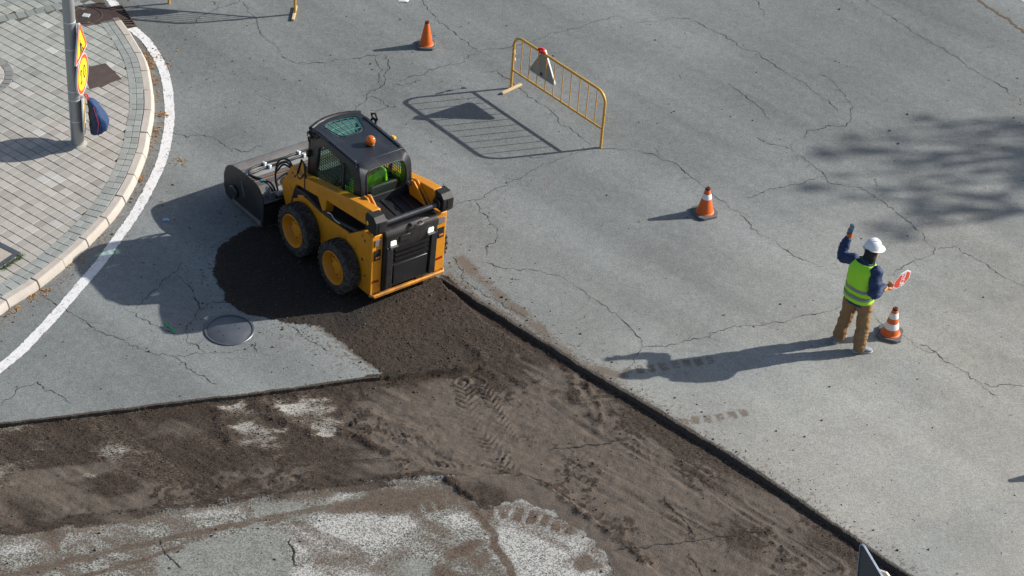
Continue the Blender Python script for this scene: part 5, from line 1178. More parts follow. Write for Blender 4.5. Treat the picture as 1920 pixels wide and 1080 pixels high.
tan = NT('brown work trousers'); n1 = tan.noise(6, 4, .6); tan.set(Base_Color=tan.mix(n1, (.19, .108, .048), (.29, .175, .084)), Roughness=.85); tan.bump(tan.noise(22, 3), .5, .02); tan = tan.m
hiv = NT('hi vis yellow green'); n1 = hiv.noise(7, 4, .5); hiv.set(Base_Color=hiv.mix(n1, (.28, .72, .015), (.42, .85, .035)), Roughness=.6); hiv.bump(hiv.noise(20, 3), .4, .015); hiv = hiv.m
refl = mat('grey reflective tape', (.26, .24, .24), .4, .2, var=.1)
hatw = mat('white hard hat', (.74, .76, .80), .28, var=.03); hood_m = mat('dark balaclava', (.012, .013, .016), .85, var=.3, nscale=40)
shoe_m = mat('grey shoe', (.16, .20, .25), .6, var=.25, nscale=30); sole_m = mat('pale sole', (.40, .40, .39), .7)
glove_o = mat('orange glove', (.55, .12, .02), .7, var=.15, nscale=40); glove_b = mat('blue glove dip', (.02, .17, .27), .5, var=.15)
def hand(mb_palm, wrist, ydir, ndir, curl, L=.18, thumb=1, rot=0):
    """five fingers; ydir along the hand, ndir out of the back of the hand"""
    w_ = Vector(wrist); f = Vector(ydir).normalized(); n_ = Vector(ndir); n_ = (n_ - f * n_.dot(f)).normalized(); s_ = f.cross(n_)
    pl = L * .52
    mb_palm.loft([(w_ + f * t * pl, s_ * a, n_ * b) for t, a, b in ((-.1, .026, .021), (.2, .036, .018), (.6, .043, .016), (1., .042, .013))], 14)
    tips = []
    for k, (off, ln_) in enumerate(((-.032, .36), (-.011, .44), (.011, .47), (.032, .42))):
        p = w_ + f * pl * .93 + s_ * off; d = f.copy(); pts = [p - f * .02, p]; r = .0095
        for sgm in (.45, .32, .23):
            d = (Matrix.Rotation(curl, 3, s_) @ d) if curl else d; p = p + d * (L * ln_ * sgm * 1.05) + s_ * off * .06; pts.append(p)
        mb_palm.tube(pts, [.011, .0105, .0095, .0088, .006], 8)
    d = (f * .7 + s_ * thumb * -.75).normalized(); p = w_ + f * pl * .25 + s_ * thumb * -.028
    mb_palm.tube([p, p + d * .035, p + (d * .8 + f * .4).normalized() * .065 - n_ * .01, p + (d * .5 + f * .7).normalized() * .09 - n_ * .018], [.014, .012, .010, .007], 8)
def head(mb, c, f, up=(0, 0, 1)):
    c = Vector(c); f = Vector(f).normalized(); u = Vector(up); u = (u - f * u.dot(f)).normalized(); l = u.cross(f)
    mb.loft([(c + u * z + f * x, f * a, l * b) for z, x, a, b in ((-.13, .015, .055, .055), (-.105, .03, .075, .058), (-.06, .015, .090, .068), (0, .0, .098, .075), (.05, -.005, .095, .074), (.09, -.01, .075, .06), (.115, -.01, .035, .03))], 20)
    mb.loft([(c + u * z + f * .098 * 1, f * a, l * b) for z, a, b in ((.025, .006, .008), (-.005, .018, .012), (-.025, .026, .017), (-.035, .012, .013))], 10)     # nose
    for s_ in (-1, 1):
        mb.loft([(c + l * s_ * .072 + u * z - f * .005, f * a, l * .012) for z, a in ((-.03, .008), (-.01, .016), (.02, .02), (.032, .010))], 10)          # ears
        mb.loft([(c + f * .084 + l * s_ * .033 + u * z, f * .012, l * .02) for z in (.006, .016, .024)], 8)                                                  # brow
    mb.loft([(c + f * .088 - u * .062, f * .010, l * .024), (c + f * .092 - u * .070, f * .008, l * .026), (c + f * .086 - u * .078, f * .009, l * .022)], 10)        # mouth
def face_details(parent, c, f):
    c = Vector(c); f = Vector(f).normalized(); u = Vector((0, 0, 1)); l = u.cross(f); em = mat('eye', (.75, .73, .70), .2); pm = mat('pupil', (.02, .015, .01), .2)
    for s_ in (-1, 1):
        mb = MB(); ball(mb, c + f * .082 + l * s_ * .031 + u * .002, .012); e = mb.build('eye', em, parent, smooth=80)
        mb = MB(); ball(mb, c + f * .092 + l * s_ * .031 + u * .002, .005); mb.build('pupil', pm, e, smooth=80)
def hardhat(parent, c, f, tilt=(0, 0, 1), m=None):
    c = Vector(c); f = Vector(f).normalized(); u = Vector(tilt).normalized(); f = (f - u * f.dot(u)).normalized(); l = u.cross(f)
    mb = MB(); rings = []
    for z, a, b, x in ((-.012, .125, .108, .004), (0, .128, .110, .004), (.02, .122, .105, .0), (.055, .112, .097, 0), (.09, .092, .080, 0), (.115, .060, .052, 0), (.128, .022, .02, 0)): rings.append((c + u * z + f * x, f * a, l * b))
    mb.loft(rings, 32)
    h = mb.build('hard_hat', hatw, parent, smooth=60)
    mb = MB(); mb.loft([(c + u * z + f * x, f * a, l * b) for z, x, a, b in ((-.016, .03, .150, .120), (-.008, .03, .154, .124), (.0, .02, .135, .115))], 32); mb.build('brim', hatw, h, smooth=60)
    for s_ in (-1, 0, 1):
        mb = MB(); pts = []
        for a in np.linspace(.35, 2.8, 12): pts.append(c + f * (math.cos(a) * (.115 if not s_ else .105)) + u * (math.sin(a) * .128 - .002) + l * s_ * .035 * (.5 + .5 * math.sin(a)))
        mb.tube(pts, .008 if not s_ else .005, 8); mb.build('crest', hatw, h, smooth=60)
    mb = MB(); mb.loft([(c - f * .118 - u * .012, f * .012, l * .03), (c - f * .125 - u * .035, f * .010, l * .05), (c - f * .105 - u * .05, f * .008, l * .055)], 12); mb.build('hat_band', mat('white band', (.62, .62, .62), .6), h, smooth=60)
    mb = MB(); mb.lathe([(.016, 0), (.016, .012), (.001, .014)], 14, lambda x, y, z: tuple(c + l * (.106 + z) + f * x + u * (.03 + y))); mb.build('ear_slot', hatw, h)
    return h
# ------------------------------------------------------------------ standing traffic worker, seen from behind
pf = (G(1575, 641) + G(1607, 657)) / 2
man = empty('person', (pf[0], pf[1], hgt(pf[0], pf[1])), rad(50)); tag(man, 'standing worker in green vest and white helmet with one arm raised high', 'person')
man.scale = (.95, .95, .95)
HC = Vector((.07, -.03, 1.665)); HF = Vector((math.cos(rad(-38)), math.sin(rad(-38)), -.05))
LA = [(-.01, .19, 1.43), (.0, .37, 1.36), (.10, .385, 1.60)]; RA = [(-.01, -.20, 1.42), (-.09, -.27, 1.14), (.14, -.265, 1.11)]
LL = [(.0, .095, .92), (.035, .135, .50), (-.01, .175, .10)]; RL = [(0, -.095, .92), (.045, -.130, .50), (.0, -.175, .10)]
mb = MB()
mb.loft([((0, 0, .84), (.085, 0, 0), (0, .13, 0)), ((0, 0, .95), (.10, 0, 0), (0, .155, 0)), ((0, 0, 1.08), (.095, 0, 0), (0, .14, 0)), ((.0, 0, 1.25), (.105, 0, 0), (0, .16, 0)), ((0, 0, 1.40), (.095, 0, 0), (0, .17, 0)), ((0, 0, 1.46), (.06, 0, 0), (0, .10, 0)), ((.01, -.01, 1.50), (.052, 0, 0), (0, .052, 0)), ((.04, -.02, 1.58), (.052, 0, 0), (0, .052, 0))], 24)
for P_ in (LA, RA): limb(mb, P_, (.055, .043, .030))
for P_ in (LL, RL): limb(mb, P_, (.085, .056, .042))
head(mb, HC, HF)
hand(mb, Vector(LA[2]) + Vector((.012, .0, .045)), (.16, -.02, 1), (-.80, .30, .1), .02, .20, 1)
hand(mb, Vector(RA[2]) + Vector((.03, -.02, -.006)), (.95, -.15, .0), (.1, -.2, .95), .95, .18, -1)
for P_, a in ((LL, .1), (RL, -.75)):
    fx, fy = math.cos(a), math.sin(a); mb.loft([(Vector(P_[2]) + Vector((fx * d, fy * d, z - .10)), Vector((-fy, fx, 0)) * w_, Vector((0, 0, hh_))) for d, z, w_, hh_ in ((-.06, .045, .03, .03), (.0, .06, .036, .045), (.09, .045, .042, .03), (.16, .03, .035, .02))], 14)
body = fused(mb, 'body', skin, man, .009, 4)
face_details(man, HC, HF)
mb = MB()                                                        # trousers
mb.loft([((0, 0, .80), (.10, 0, 0), (0, .155, 0)), ((0, 0, .88), (.118, 0, 0), (0, .175, 0)), ((0, 0, 1.0), (.118, 0, 0), (0, .165, 0))], 24)
for P_ in (LL, RL): limb(mb, [P_[0], ((P_[0][0] + P_[1][0]) / 2 + .005, (P_[0][1] + P_[1][1]) / 2, .71), P_[1], ((P_[1][0] + P_[2][0]) / 2 - .01, (P_[1][1] + P_[2][1]) / 2, .29), (P_[2][0], P_[2][1], .09)], (.120, .114, .098, .091, .088))
fused(mb, 'trousers', tan, man, .011, 3, .046, 8, 2)
mb = MB()                                                        # jacket
mb.loft([((0, 0, .80), (.142, 0, 0), (0, .195, 0)), ((0, 0, .90), (.140, 0, 0), (0, .192, 0)), ((0, 0, 1.08), (.130, 0, 0), (0, .180, 0)), ((0, 0, 1.25), (.138, 0, 0), (0, .195, 0)), ((-.01, 0, 1.39), (.120, 0, 0), (0, .200, 0)), ((0, 0, 1.46), (.085, 0, 0), (0, .135, 0)), ((.01, -.01, 1.51), (.078, 0, 0), (0, .08, 0)), ((.02, -.015, 1.55), (.076, 0, 0), (0, .078, 0))], 26)
limb(mb, [LA[0], (.0, .29, 1.385), LA[1], (.055, .40, 1.48), LA[2]], (.094, .088, .082, .073, .057)); limb(mb, [RA[0], (-.055, -.245, 1.28), RA[1], (.02, -.27, 1.12), RA[2]], (.094, .090, .084, .074, .058))
fused(mb, 'jacket', navyj, man, .011, 2, .042, 9, 5)
# vest: a shell round the torso with arm holes
vr = [(.875, .160, .212, 0, 0), (.90, .160, .212, 0, 0), (1.00, .155, .205, 0, 0), (1.08, .151, .200, 0, 0), (1.20, .154, .207, 0, 0), (1.30, .152, .206, -.004, 0), (1.39, .142, .194, -.010, 0), (1.45, .118, .172, -.006, 0), (1.488, .090, .135, 0, 0)]
N_ = 48; mb = MB(); vs = []
for z, a, b, x, y in vr:
    for k in range(N_):
        g = 2 * math.pi * k / N_; cx, sx = math.cos(g), math.sin(g); e = 2 / 2.5
        vs.append((x + a * math.copysign(abs(cx) ** e, cx), y + b * math.copysign(abs(sx) ** e, sx), z))
fs = []
for i in range(len(vr) - 1):
    for k in range(N_):
        g = abs(math.sin(2 * math.pi * (k + .5) / N_)); zc_ = (vr[i][0] + vr[i + 1][0]) / 2
        if 1.17 < zc_ < 1.42 and g > (.80 if zc_ < 1.34 else .90): continue
        fs.append((i * N_ + k, i * N_ + (k + 1) % N_, (i + 1) * N_ + (k + 1) % N_, (i + 1) * N_ + k))
mb.add(vs, fs); vest = mb.build('vest', hiv, man, smooth=80)
fold(vest.data, .026, 7, 3)
sb = vest.modifiers.new('s', 'SUBSURF'); sb.levels = 2; sb.render_levels = 2; so_ = vest.modifiers.new('t', 'SOLIDIFY'); so_.thickness = .006; so_.offset = 1
for z in (.965, 1.085):
    mb = MB(); vs = []; a, b = np.interp(z, [v[0] for v in vr], [v[1] for v in vr]) + .012, np.interp(z, [v[0] for v in vr], [v[2] for v in vr]) + .012
    for dz in (-.026, .026):
        for k in range(64):
            g = 2 * math.pi * k / 64; cx, sx = math.cos(g), math.sin(g); e = 2 / 2.5; vs.append((a * math.copysign(abs(cx) ** e, cx), b * math.copysign(abs(sx) ** e, sx), z + dz))
    mb.add(vs, [(k, (k + 1) % 64, 64 + (k + 1) % 64, 64 + k) for k in range(64)]); tb = mb.build('reflective_band', refl, vest, smooth=80)
    q_ = tb.modifiers.new('t', 'SOLIDIFY'); q_.thickness = .004
mb = MB(); mb.prism([(-.025, -.018), (.025, -.018), (.022, .016), (-.022, .016)], 0, .004, lambda a, b, t: (-.112 - t + b * .3, a - .01, 1.455 + b)); mb.build('neck_label', mat('pale label', (.45, .55, .62), .7), vest)
mb = MB()                                                        # balaclava and neck cloth
mb.loft([(HC + Vector((-.02, 0, z)), Vector((a, 0, 0)), Vector((0, b, 0))) for z, a, b in ((-.17, .090, .090), (-.12, .086, .084), (-.06, .100, .086), (.0, .106, .088), (.05, .104, .086), (.075, .085, .075))], 24)
fused(mb, 'balaclava', hood_m, man, .010, 3, .012, 14, 4)
hardhat(man, HC + Vector((0, 0, .055)), HF, (.10, -.10, 1))
for P_, a in ((LL, .1), (RL, -.75)):
    fx, fy = math.cos(a), math.sin(a); c = Vector((P_[2][0], P_[2][1], 0)); mb = MB()
    def rg_(d, z, w_, h_): return (c + Vector((fx * d, fy * d, z)), Vector((-fy, fx, 0)) * w_, Vector((0, 0, h_)))
    mb.loft([rg_(-.085, .055, .025, .030), rg_(-.06, .062, .042, .048), (rg_(0, .075, .046, .062)), rg_(.06, .060, .050, .048), rg_(.12, .047, .052, .034), rg_(.165, .040, .042, .026), rg_(.185, .034, .02, .016)], 20); sh_ = mb.build('shoe', shoe_m, man, smooth=80)
    mb = MB(); mb.loft([rg_(-.095, .014, .024, .013), rg_(-.06, .014, .044, .0145), rg_(.06, .014, .053, .0145), rg_(.13, .014, .055, .0145), rg_(.18, .015, .040, .013), rg_(.197, .016, .016, .010)], 18, 3); mb.build('sole', sole_m, sh_, smooth=60)
# gloves follow the fingers
mb = MB(); w_ = Vector(LA[2]) + Vector((.012, .0, .045)); hand(mb, w_, (.16, -.02, 1), (-.80, .30, .1), .02, .215, 1); gl = fused(mb, 'glove', [glove_b], man, .0045, 2)
mb = MB(); mb.tube([w_ + Vector((-.012, 0, -.06)), w_ + Vector((0, 0, -.01)), w_ + Vector((.009, 0, .05))], [.044, .042, .046], 16); mb.build('cuff', glove_o, gl, smooth=60)
mb = MB(); w2 = Vector(RA[2]) + Vector((.03, -.02, -.006)); hand(mb, w2, (.95, -.15, .0), (.1, -.2, .95), .95, .19, -1); gr_ = fused(mb, 'glove', [glove_o], man, .0045, 2)
mb = MB(); mb.tube([w2 - Vector((.06, -.008, 0)), w2 + Vector((.015, 0, 0))], [.046, .043], 16); mb.build('cuff', mat('yellow cuff', (.62, .32, .03), .7), gr_, smooth=60)
# ------------------------------------------------------------------ stop paddle in the right hand
PSC = .95; PX_, PY_, PZ_ = (w2.x + .095) * PSC, (w2.y - .012) * PSC, (w2.z - .03) * PSC; cr, sr = math.cos(rad(50)), math.sin(rad(50)); hw = Vector((pf[0] + cr * PX_ - sr * PY_, pf[1] + sr * PX_ + cr * PY_, hgt(pf[0], pf[1]) + PZ_))
rtv = Vector((-.0, .23, -.97)).normalized(); upv = Vector((.76, .64, .15)); upv = (upv - rtv * upv.dot(rtv)).normalized(); nv = rtv.cross(upv)
pd = empty('stop_paddle', hw); pd.rotation_mode = 'QUATERNION'; pd.rotation_quaternion = Matrix((rtv, upv, nv)).transposed().to_quaternion()
tag(pd, 'red octagonal hand paddle with white border reading STOP, held by the standing worker', 'stop paddle')
mb = MB(); mb.tube([(0, -.10, 0), (0, .08, 0)], .014, 12); mb.build('handle', mat('red handle', (.60, .05, .03), .45), pd, smooth=60)
o8 = lambda r: [(r * math.cos(rad(22.5 + 45 * k)), .225 + r * math.sin(rad(22.5 + 45 * k))) for k in range(8)]
mb = MB(); mb.prism(o8(.165), -.004, .004, XY); mb.build('border', mat('paddle white', (.75, .76, .78), .45), pd, bevel=.002)
mb = MB(); mb.prism(o8(.143), .004, .006, XY); mb.prism(o8(.143), -.006, -.004, XY); mb.build('face', mat('paddle red', (.72, .06, .03), .45, var=.05), pd)
fc = bpy.data.curves.new('stop', 'FONT'); fc.body = 'STOP'; fc.size = .118; fc.align_x = 'CENTER'; fc.align_y = 'CENTER'; fc.extrude = .0012; fc.offset = .003; fo = bpy.data.objects.new('t', fc); col.objects.link(fo)
dg = bpy.context.evaluated_depsgraph_get(); tm = bpy.data.meshes.new_from_object(fo.evaluated_get(dg)); bpy.data.objects.remove(fo)
tm.materials.clear(); tm.materials.append(bpy.data.materials['paddle white'])
for s_ in (1,):
    to = bpy.data.objects.new('lettering', tm); col.objects.link(to); to.parent = pd; to.location = (0, .225, .0075)
# ------------------------------------------------------------------ operator in the cab
LM = Matrix.Translation((-2.071, .47, 0)) @ LROT.to_4x4()
op = empty('person', LM @ Vector((-.10, .05, 1.01))); op.rotation_mode = 'QUATERNION'; op.rotation_quaternion = LROT.to_quaternion()
tag(op, 'operator in a bright yellow green vest sitting inside the loader cab', 'person')
hc = Vector((.06, .03, .555)); hf = Vector((1, .1, -.1)); mb = MB()
mb.loft([((.02, 0, .0), (.11, 0, 0), (0, .15, 0)), ((0, 0, .10), (.105, 0, 0), (0, .145, 0)), ((.0, 0, .25), (.11, 0, 0), (0, .16, 0)), ((.02, .0, .36), (.10, 0, 0), (0, .165, 0)), ((.03, 0, .41), (.06, 0, 0), (0, .10, 0)), ((.04, .01, .46), (.05, 0, 0), (0, .05, 0))], 22)
la_ = [(.02, .19, .37), (.05, .25, .14), (.27, .20, .08)]; ra_ = [(.02, -.19, .37), (.05, -.25, .14), (.27, -.20, .08)]
ll_ = [(.05, .09, .02), (.42, .13, .06), (.50, .14, -.08)]; rl_ = [(.05, -.09, .02), (.42, -.13, .06), (.50, -.14, -.08)]
for P_ in (la_, ra_): limb(mb, P_, (.052, .042, .032))
for P_ in (ll_, rl_): limb(mb, P_, (.085, .062, .05))
head(mb, hc, hf)
for P_, t_ in ((la_, 1), (ra_, -1)): hand(mb, Vector(P_[2]) + Vector((.02, 0, 0)), (1, 0, -.1), (0, 0, 1), .7, .18, t_)
fused(mb, 'body', skin, op, .010, 4); face_details(op, hc, hf)
mb = MB(); mb.loft([((.02, 0, -.02), (.13, 0, 0), (0, .175, 0)), ((0, 0, .10), (.128, 0, 0), (0, .170, 0)), ((.0, 0, .25), (.135, 0, 0), (0, .188, 0)), ((.02, 0, .37), (.12, 0, 0), (0, .19, 0)), ((.03, 0, .42), (.08, 0, 0), (0, .12, 0))], 24)
for P_ in (la_, ra_): limb(mb, P_, (.078, .066, .05))
fused(mb, 'jacket', hiv, op, .012, 3, .03, 10, 6)
mb = MB()
for P_ in (ll_, rl_): limb(mb, P_, (.10, .078, .066))
fused(mb, 'trousers', navyj, op, .012, 3, .02, 10, 2)
mb = MB(); mb.loft([(hc + Vector((-.01, 0, z)), Vector((a, 0, 0)), Vector((0, b, 0))) for z, a, b in ((.01, .102, .082), (.05, .108, .088), (.09, .095, .078), (.125, .05, .045), (.134, .01, .01))], 22); mb.build('hair', mat('dark hair', (.02, .014, .01), .7), op, smooth=80)

# ================================================================== TREE WHOSE SHADOW FALLS ON THE ROAD
S3 = Vector(SUN)
BLOBS = [(1730,222,34,9,.8),(1768,236,28,10,.6),(1592,256,34,18,.7),(1655,246,26,12,.35),(1885,232,40,14,.7),(1838,224,20,8,.3),(1540,285,36,14,.8),(1556,292,30,12,.7),(1640,283,50,7,.6),(1690,258,30,9,.6),(1600,278,40,6,.3),
         (1750,298,70,13,1.),(1782,310,56,11,.9),(1700,306,60,8,.5),(1850,318,70,9,.8),(1902,290,40,14,1.),(1905,340,44,22,1.2),(1840,272,70,8,.7),(1514,354,40,11,1.),(1540,350,25,8,.3),(1660,356,30,14,.45),(1722,352,36,20,.9),
         (1725,386,46,20,1.3),(1762,400,64,10,1.1),(1820,392,60,8,.8),(1875,368,40,10,.8),(1800,340,70,8,.6),(1648,428,36,13,.9),(1692,442,38,15,1.),(1600,372,30,8,.3),(1770,417,44,9,.4),(1915,316,30,14,.8),(1800,262,60,7,.4),(1680,300,50,6,.4),
         (1580,328,50,6,.2),(1760,328,70,7,.4),(1850,410,40,8,.35),(1840,250,40,10,.3),(1930,250,40,14,.8),(1950,300,50,24,1.2),(1960,350,50,26,1.2),(2000,280,60,30,1.2),(2010,340,60,30,1.2),(1985,390,60,20,.8)]
TB = np.array([24.2, 8.6, 0.]); tree = empty('bare_tree', tuple(TB)); tag(tree, 'thinly leaved street tree beyond the right rim that throws the soft shadow on the road', 'tree')
bark = mat('bark', (.12, .095, .07), .9, var=.3, nscale=14, bump=.02); leaf_m = mat('leaves', (.075, .085, .03), .7, var=.4, nscale=3)
lv, lf = [], []; twigs = MB(); trunk = MB(); limbs_e = []
tr_top = Vector((0, 0, 6.2)); trunk.tube(smoothpath([(0, 0, 0), (.05, .03, 1.5), (-.05, .1, 3.5), (.1, 0, 5.2), tuple(tr_top)], 5), list(np.linspace(.24, .13, 21)), 12)
cents = []
for (px, py, rx, ry, dn) in BLOBS:
    g = G(px, py); t_ = 21.5 + RNG.uniform(-1.6, 1.6); p = Vector(g) + S3 * t_ - Vector(TB); cents.append((p, rx, ry, dn))
mid = sum((c[0] for c in cents), Vector()) / len(cents)
forks = []
for k in range(7):
    g = 2 * math.pi * k / 7 + .3; f_ = mid.lerp(tr_top, .45) + Vector((1.1 * math.cos(g), 1.6 * math.sin(g), .7 * math.sin(2.1 * g))); forks.append(f_)
    trunk.tube(smoothpath([tuple(tr_top - Vector((0, 0, .6 + .25 * k % 1))), tuple(tr_top.lerp(f_, .5) + Vector((.2 * math.cos(g), .2 * math.sin(g), .3))), tuple(f_)], 5), list(np.linspace(.10, .035, 11)), 8)
side_ = Vector((0, 0, 1)).cross(S3).normalized(); upv_ = S3.cross(side_).normalized()
for p, rx, ry, dn in cents:
    f_ = min(forks, key=lambda q: (q - p).length); mpt = f_.lerp(p, .55) + Vector(RNG.normal(0, .18, 3))
    twigs.tube(smoothpath([tuple(f_), tuple(mpt), tuple(p)], 4), list(np.linspace(.045, .012, 9)), 5)
    wx, wy = ry / 128 / .62 * 1.05, rx / 128 / 2.1 * .62
    n_l = int(dn * 24 * (rx * ry / 400) ** .5 + 6)
    for _ in range(n_l):
        a, b, dpt = RNG.normal(0, .42, 3); q = p + side_ * (wx * a) + upv_ * (wy * b * .9) + S3 * (.35 * dpt)
        s_ = RNG.uniform(.05, .10); u_ = Vector(RNG.normal(0, 1, 3)).normalized(); v_ = u_.orthogonal().normalized(); k0 = len(lv)
        lv += [q - u_ * s_, q + v_ * s_ * .6, q + u_ * s_, q - v_ * s_ * .6]; lf.append((k0, k0 + 1, k0 + 2, k0 + 3))
    for _ in range(3):
        d_ = (S3 * RNG.normal(0, .5) + side_ * RNG.normal(0, 1.2) * wx * 2 + upv_ * RNG.normal(0, .4)); twigs.tube([tuple(p), tuple(p + d_ * .5 + Vector(RNG.normal(0, .06, 3))), tuple(p + d_)], [.009, .006, .003], 4)
# the far side of the crown, beyond what the photograph shows of its shadow
for _ in range(60):
    p = mid + Vector((RNG.uniform(-.5, 3.5), RNG.normal(0, 1.9), RNG.normal(.6, 1.2))); g_ = p - S3 * ((p.z) / S3.z)
    f_ = min(forks, key=lambda q: (q - p).length)
    gw = np.array(g_) + TB; v_ = gw - CAM; zc_ = v_ @ FW; ix = 960 + FPX * (v_ @ CR) / zc_
    if ix < 1990: continue
    twigs.tube(smoothpath([tuple(f_), tuple(f_.lerp(p, .5) + Vector(RNG.normal(0, .2, 3))), tuple(p)], 4), list(np.linspace(.026, .006, 9)), 5)
    for _ in range(40):
        q = p + Vector(RNG.normal(0, .28, 3)); s_ = RNG.uniform(.05, .10); u_ = Vector(RNG.normal(0, 1, 3)).normalized(); v2 = u_.orthogonal().normalized(); k0 = len(lv)
        lv += [q - u_ * s_, q + v2 * s_ * .6, q + u_ * s_, q - v2 * s_ * .6]; lf.append((k0, k0 + 1, k0 + 2, k0 + 3))
trunk.build('trunk', bark, tree, smooth=60); twigs.build('limbs', bark, tree, smooth=60)
lb = MB(); lb.add(lv, lf); lb.build('crown', leaf_m, tree, smooth=0)

# ================================================================== LITTER AND LOOSE MILLINGS
def inside_img(x, y):
    v = np.stack([x, y, np.zeros_like(x)], -1) - CAM; z = v @ FW; return 960 + FPX * (v @ CR) / z, 540 + FPX * (v @ CD) / z
LEAFSPOT = [(278,110,10,10,60),(282,125,8,9,40),(290,152,8,6,22),(305,216,9,4,46),(290,246,8,9,36),(338,303,16,6,26),(265,335,6,10,20),(300,108,14,16,18),(320,125,6,8,10),(230,60,6,6,10),(296,180,6,10,10),(60,555,14,8,30),(85,545,12,6,18),(30,575,12,6,14),(150,490,10,6,8),(130,498,6,4,8),(190,450,8,6,8),(280,275,8,14,16),(20,590,14,8,12),(228,375,8,8,8)]
lv, lf = [], []
pts_ = [(px + RNG.normal(0, sx_ * .6), py + RNG.normal(0, sy_ * .6)) for px, py, sx_, sy_, n in LEAFSPOT for _ in range(n)]
pts_ += [(RNG.uniform(0, 1920), RNG.uniform(0, 700)) for _ in range(46)] + [(RNG.normal(300, 40), RNG.uniform(60, 420)) for _ in range(22)]
for px, py in pts_:
    g = G(px, py); s_ = RNG.uniform(.012, .026); a = RNG.uniform(0, 6.28); tl = RNG.normal(0, .35, 2)
    sdv = segd(np.array([g[0]]), np.array([g[1]]), KF)[0][0]
    z = hgt(g[0], g[1]) + .007
    k0 = len(lv); c_, s__ = math.cos(a), math.sin(a)
    for u_, v_ in ((-1, 0), (-.2, .55), (1, 0), (-.1, -.5)):
        x, y = u_ * s_, v_ * s_; lv.append((g[0] + x * c_ - y * s__, g[1] + x * s__ + y * c_, z + abs(tl[0]) * .012 + (x * tl[0] + y * tl[1]) * .6))
    lf += [(k0, k0 + 1, k0 + 2), (k0, k0 + 2, k0 + 3)]
lt = NT('dry leaves'); lt.set(Base_Color=lt.mix(lt.ss(lt.noise(25, 2), .35, .65), (.20, .085, .02), (.42, .24, .07)), Roughness=.8)
mb = MB(); mb.add(lv, lf); tag(mb.build('fallen_leaves', lt.m, smooth=0), kind='stuff')
# grass tuft along the framed cover
mb = MB()
for _ in range(260):
    u = RNG.random(); p = np.array(A) * (1 - u) + np.array(Cc) * u; p = p + RNG.normal(0, .02, 2) + np.array([.03, -.03]); h_ = RNG.uniform(.02, .055); a = RNG.uniform(0, 6.28); w_ = .004
    mb.add([(p[0] - w_ * math.cos(a), p[1] - w_ * math.sin(a), PZ), (p[0] + w_ * math.cos(a), p[1] + w_ * math.sin(a), PZ), (p[0] + RNG.normal(0, .02), p[1] + RNG.normal(0, .02), PZ + h_)], [(0, 1, 2)])
tag(mb.build('grass', mat('grass', (.075, .13, .02), .7, var=.3, nscale=20), smooth=0), kind='stuff')
# loose stones: millings and crumbs of asphalt
def stones(n, xs, ys, ss, name, m):
    base = np.array([(0, 0, 1), (.94, 0, -.33), (-.47, .82, -.33), (-.47, -.82, -.33), (.5, .6, .35), (-.6, -.1, .4)]); F = np.array([(0, 1, 4), (0, 4, 2), (0, 2, 5), (0, 5, 3), (0, 3, 1), (1, 2, 4), (2, 3, 5), (1, 3, 2)])
    n = len(xs); a = RNG.uniform(0, 6.28, n); jit = 1 + RNG.normal(0, .22, (n, 6, 3)); v = base[None] * jit
    x = v[..., 0] * np.cos(a)[:, None] - v[..., 1] * np.sin(a)[:, None]; y = v[..., 0] * np.sin(a)[:, None] + v[..., 1] * np.cos(a)[:, None]
    hz_ = np.array([hgt(p, q_) for p, q_ in zip(xs, ys)]); P_ = np.stack([xs[:, None] + x * ss[:, None], ys[:, None] + y * ss[:, None], hz_[:, None] + v[..., 2] * ss[:, None] * .7 + ss[:, None] * .25], -1).reshape(-1, 3)
    FF = (F[None] + (np.arange(n) * 6)[:, None, None]).reshape(-1, 3); me_ = bpy.data.meshes.new(name); me_.vertices.add(len(P_)); me_.vertices.foreach_set('co', P_.astype(np.float32).ravel()); me_.loops.add(FF.size); me_.loops.foreach_set('vertex_index', FF.astype(np.int32).ravel())
    me_.polygons.add(len(FF)); me_.polygons.foreach_set('loop_start', np.arange(0, FF.size, 3, dtype=np.int32)); me_.polygons.foreach_set('loop_total', np.full(len(FF), 3, np.int32)); me_.update(calc_edges=True)
    me_.materials.append(m); o_ = bpy.data.objects.new(name, me_); col.objects.link(o_); tag(o_, kind='stuff'); return o_
flat = np.stack([X.ravel(), Y.ravel()], -1); ixp, iyp = inside_img(flat[:, 0], flat[:, 1]); vis = ((ixp > -30) & (ixp < 1950) & (iyp > -30) & (iyp < 1110))
wgt = (np.where(d1 > 0, 1.1, 0) + np.where(inlow & (d1 <= 0), .10 + .75 * np.clip(dark - .35, 0, 1), 0) + np.where(rd > .008, 1.4, 0) + ramp(ted, .16, .03) * .7 + .35 * ramp(d1, -.35, 0) * (d1 < 0) * (~inlow)).ravel() * vis * (mhd.ravel() > .36)
k = RNG.choice(len(flat), 17000, p=wgt / wgt.sum()); xs = flat[k, 0] + RNG.normal(0, .01, len(k)); ys = flat[k, 1] + RNG.normal(0, .01, len(k)); ss = np.clip(RNG.lognormal(math.log(.0055), .45, len(k)), .003, .022)
ml_ = NT('millings'); ml_.set(Base_Color=ml_.mix(ml_.ss(ml_.noise(60, 2), .40, .62), (.030, .022, .016), (.105, .08, .06)), Roughness=.9); stones(0, xs, ys, ss, 'millings', ml_.m)
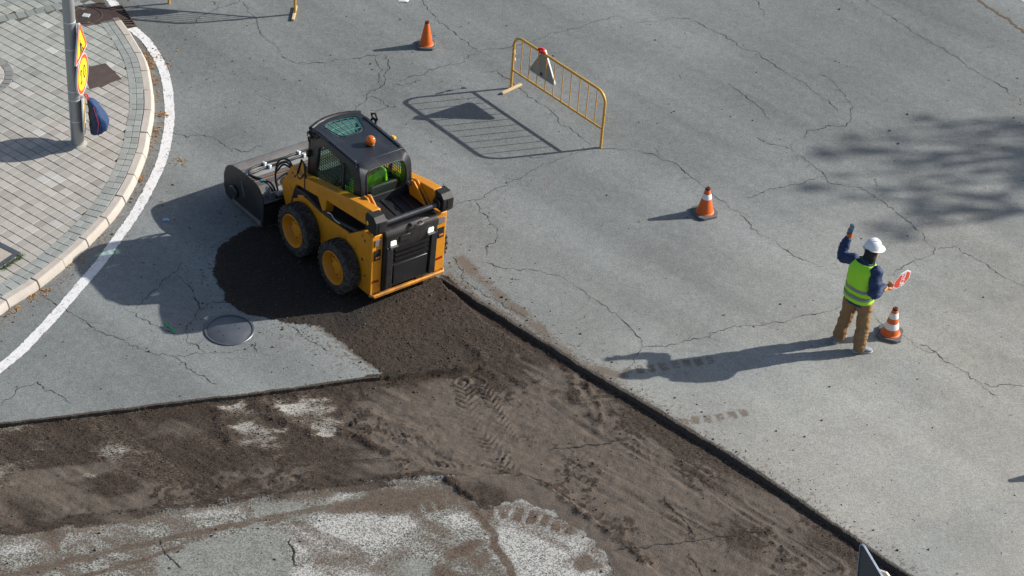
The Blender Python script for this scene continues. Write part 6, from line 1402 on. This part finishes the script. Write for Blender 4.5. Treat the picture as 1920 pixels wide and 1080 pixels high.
wgt = ((~inlow) & (d1 < 0)).ravel() * vis * (.05 + ramp(kfd, .8, .05).ravel() * .5 + ramp(d1, -1.6, 0).ravel() * .5 + ramp(ted, 1.0, .1).ravel() * .4 + .25 * scar.ravel() + .4 * np.exp(-(np.hypot(X - G(430, 120)[0], Y - G(430, 120)[1]) / 1.0) ** 2).ravel()) * (side_in < -.03).ravel() * (mhd.ravel() > .36)
k = RNG.choice(len(flat), 2600, p=wgt / wgt.sum()); ss = np.clip(RNG.lognormal(math.log(.0065), .5, len(k)), .003, .024)
cr_ = NT('crumbs'); cr_.set(Base_Color=cr_.mix(cr_.ss(cr_.noise(30, 2), .40, .6), (.025, .024, .022), (.12, .10, .08)), Roughness=.9); stones(0, flat[k, 0], flat[k, 1], ss, 'asphalt_crumbs', cr_.m)
# a scrap of white paper and one of blue plastic
for px, py, s_, m_2, lbl, nm, cat in ((311,413,.05, mat('blue scrap', (.25, .45, .62), .5), 'pale blue scrap of plastic lying in the loader shadow', 'plastic_scrap', 'litter'), (757,2,.09, mat('white scrap', (.75, .75, .75), .7), 'white crumpled paper lying at the top edge of the road', 'paper_scrap', 'litter')):
    g = G(px, py); mb = MB(); mb.add([(-1 * s_, -.4 * s_, .0), (.8 * s_, -.5 * s_, .012), (1. * s_, .4 * s_, .004), (.1 * s_, .6 * s_, .022), (-.8 * s_, .4 * s_, .006), (0, 0, .02)], [(0, 1, 5), (1, 2, 5), (2, 3, 5), (3, 4, 5), (4, 0, 5)])
    o_ = mb.build(nm, m_2, smooth=0); o_.location = (g[0], g[1], hgt(g[0], g[1]) + .004); sq_ = o_.modifiers.new('t', 'SOLIDIFY'); sq_.thickness = .001; tag(o_, lbl, cat)
# ================================================================== tidy: thing > part > sub-part, no deeper
bc.parent = ldr
def depth(o):
    d = 0
    while o.parent: o = o.parent; d += 1
    return d
changed = True
while changed:
    changed = False
    for o in list(scn.objects):
        if o.parent and depth(o) > 2:
            p = o.parent; m = p.matrix_basis @ o.matrix_basis; o.parent = p.parent; o.matrix_basis = m; changed = True
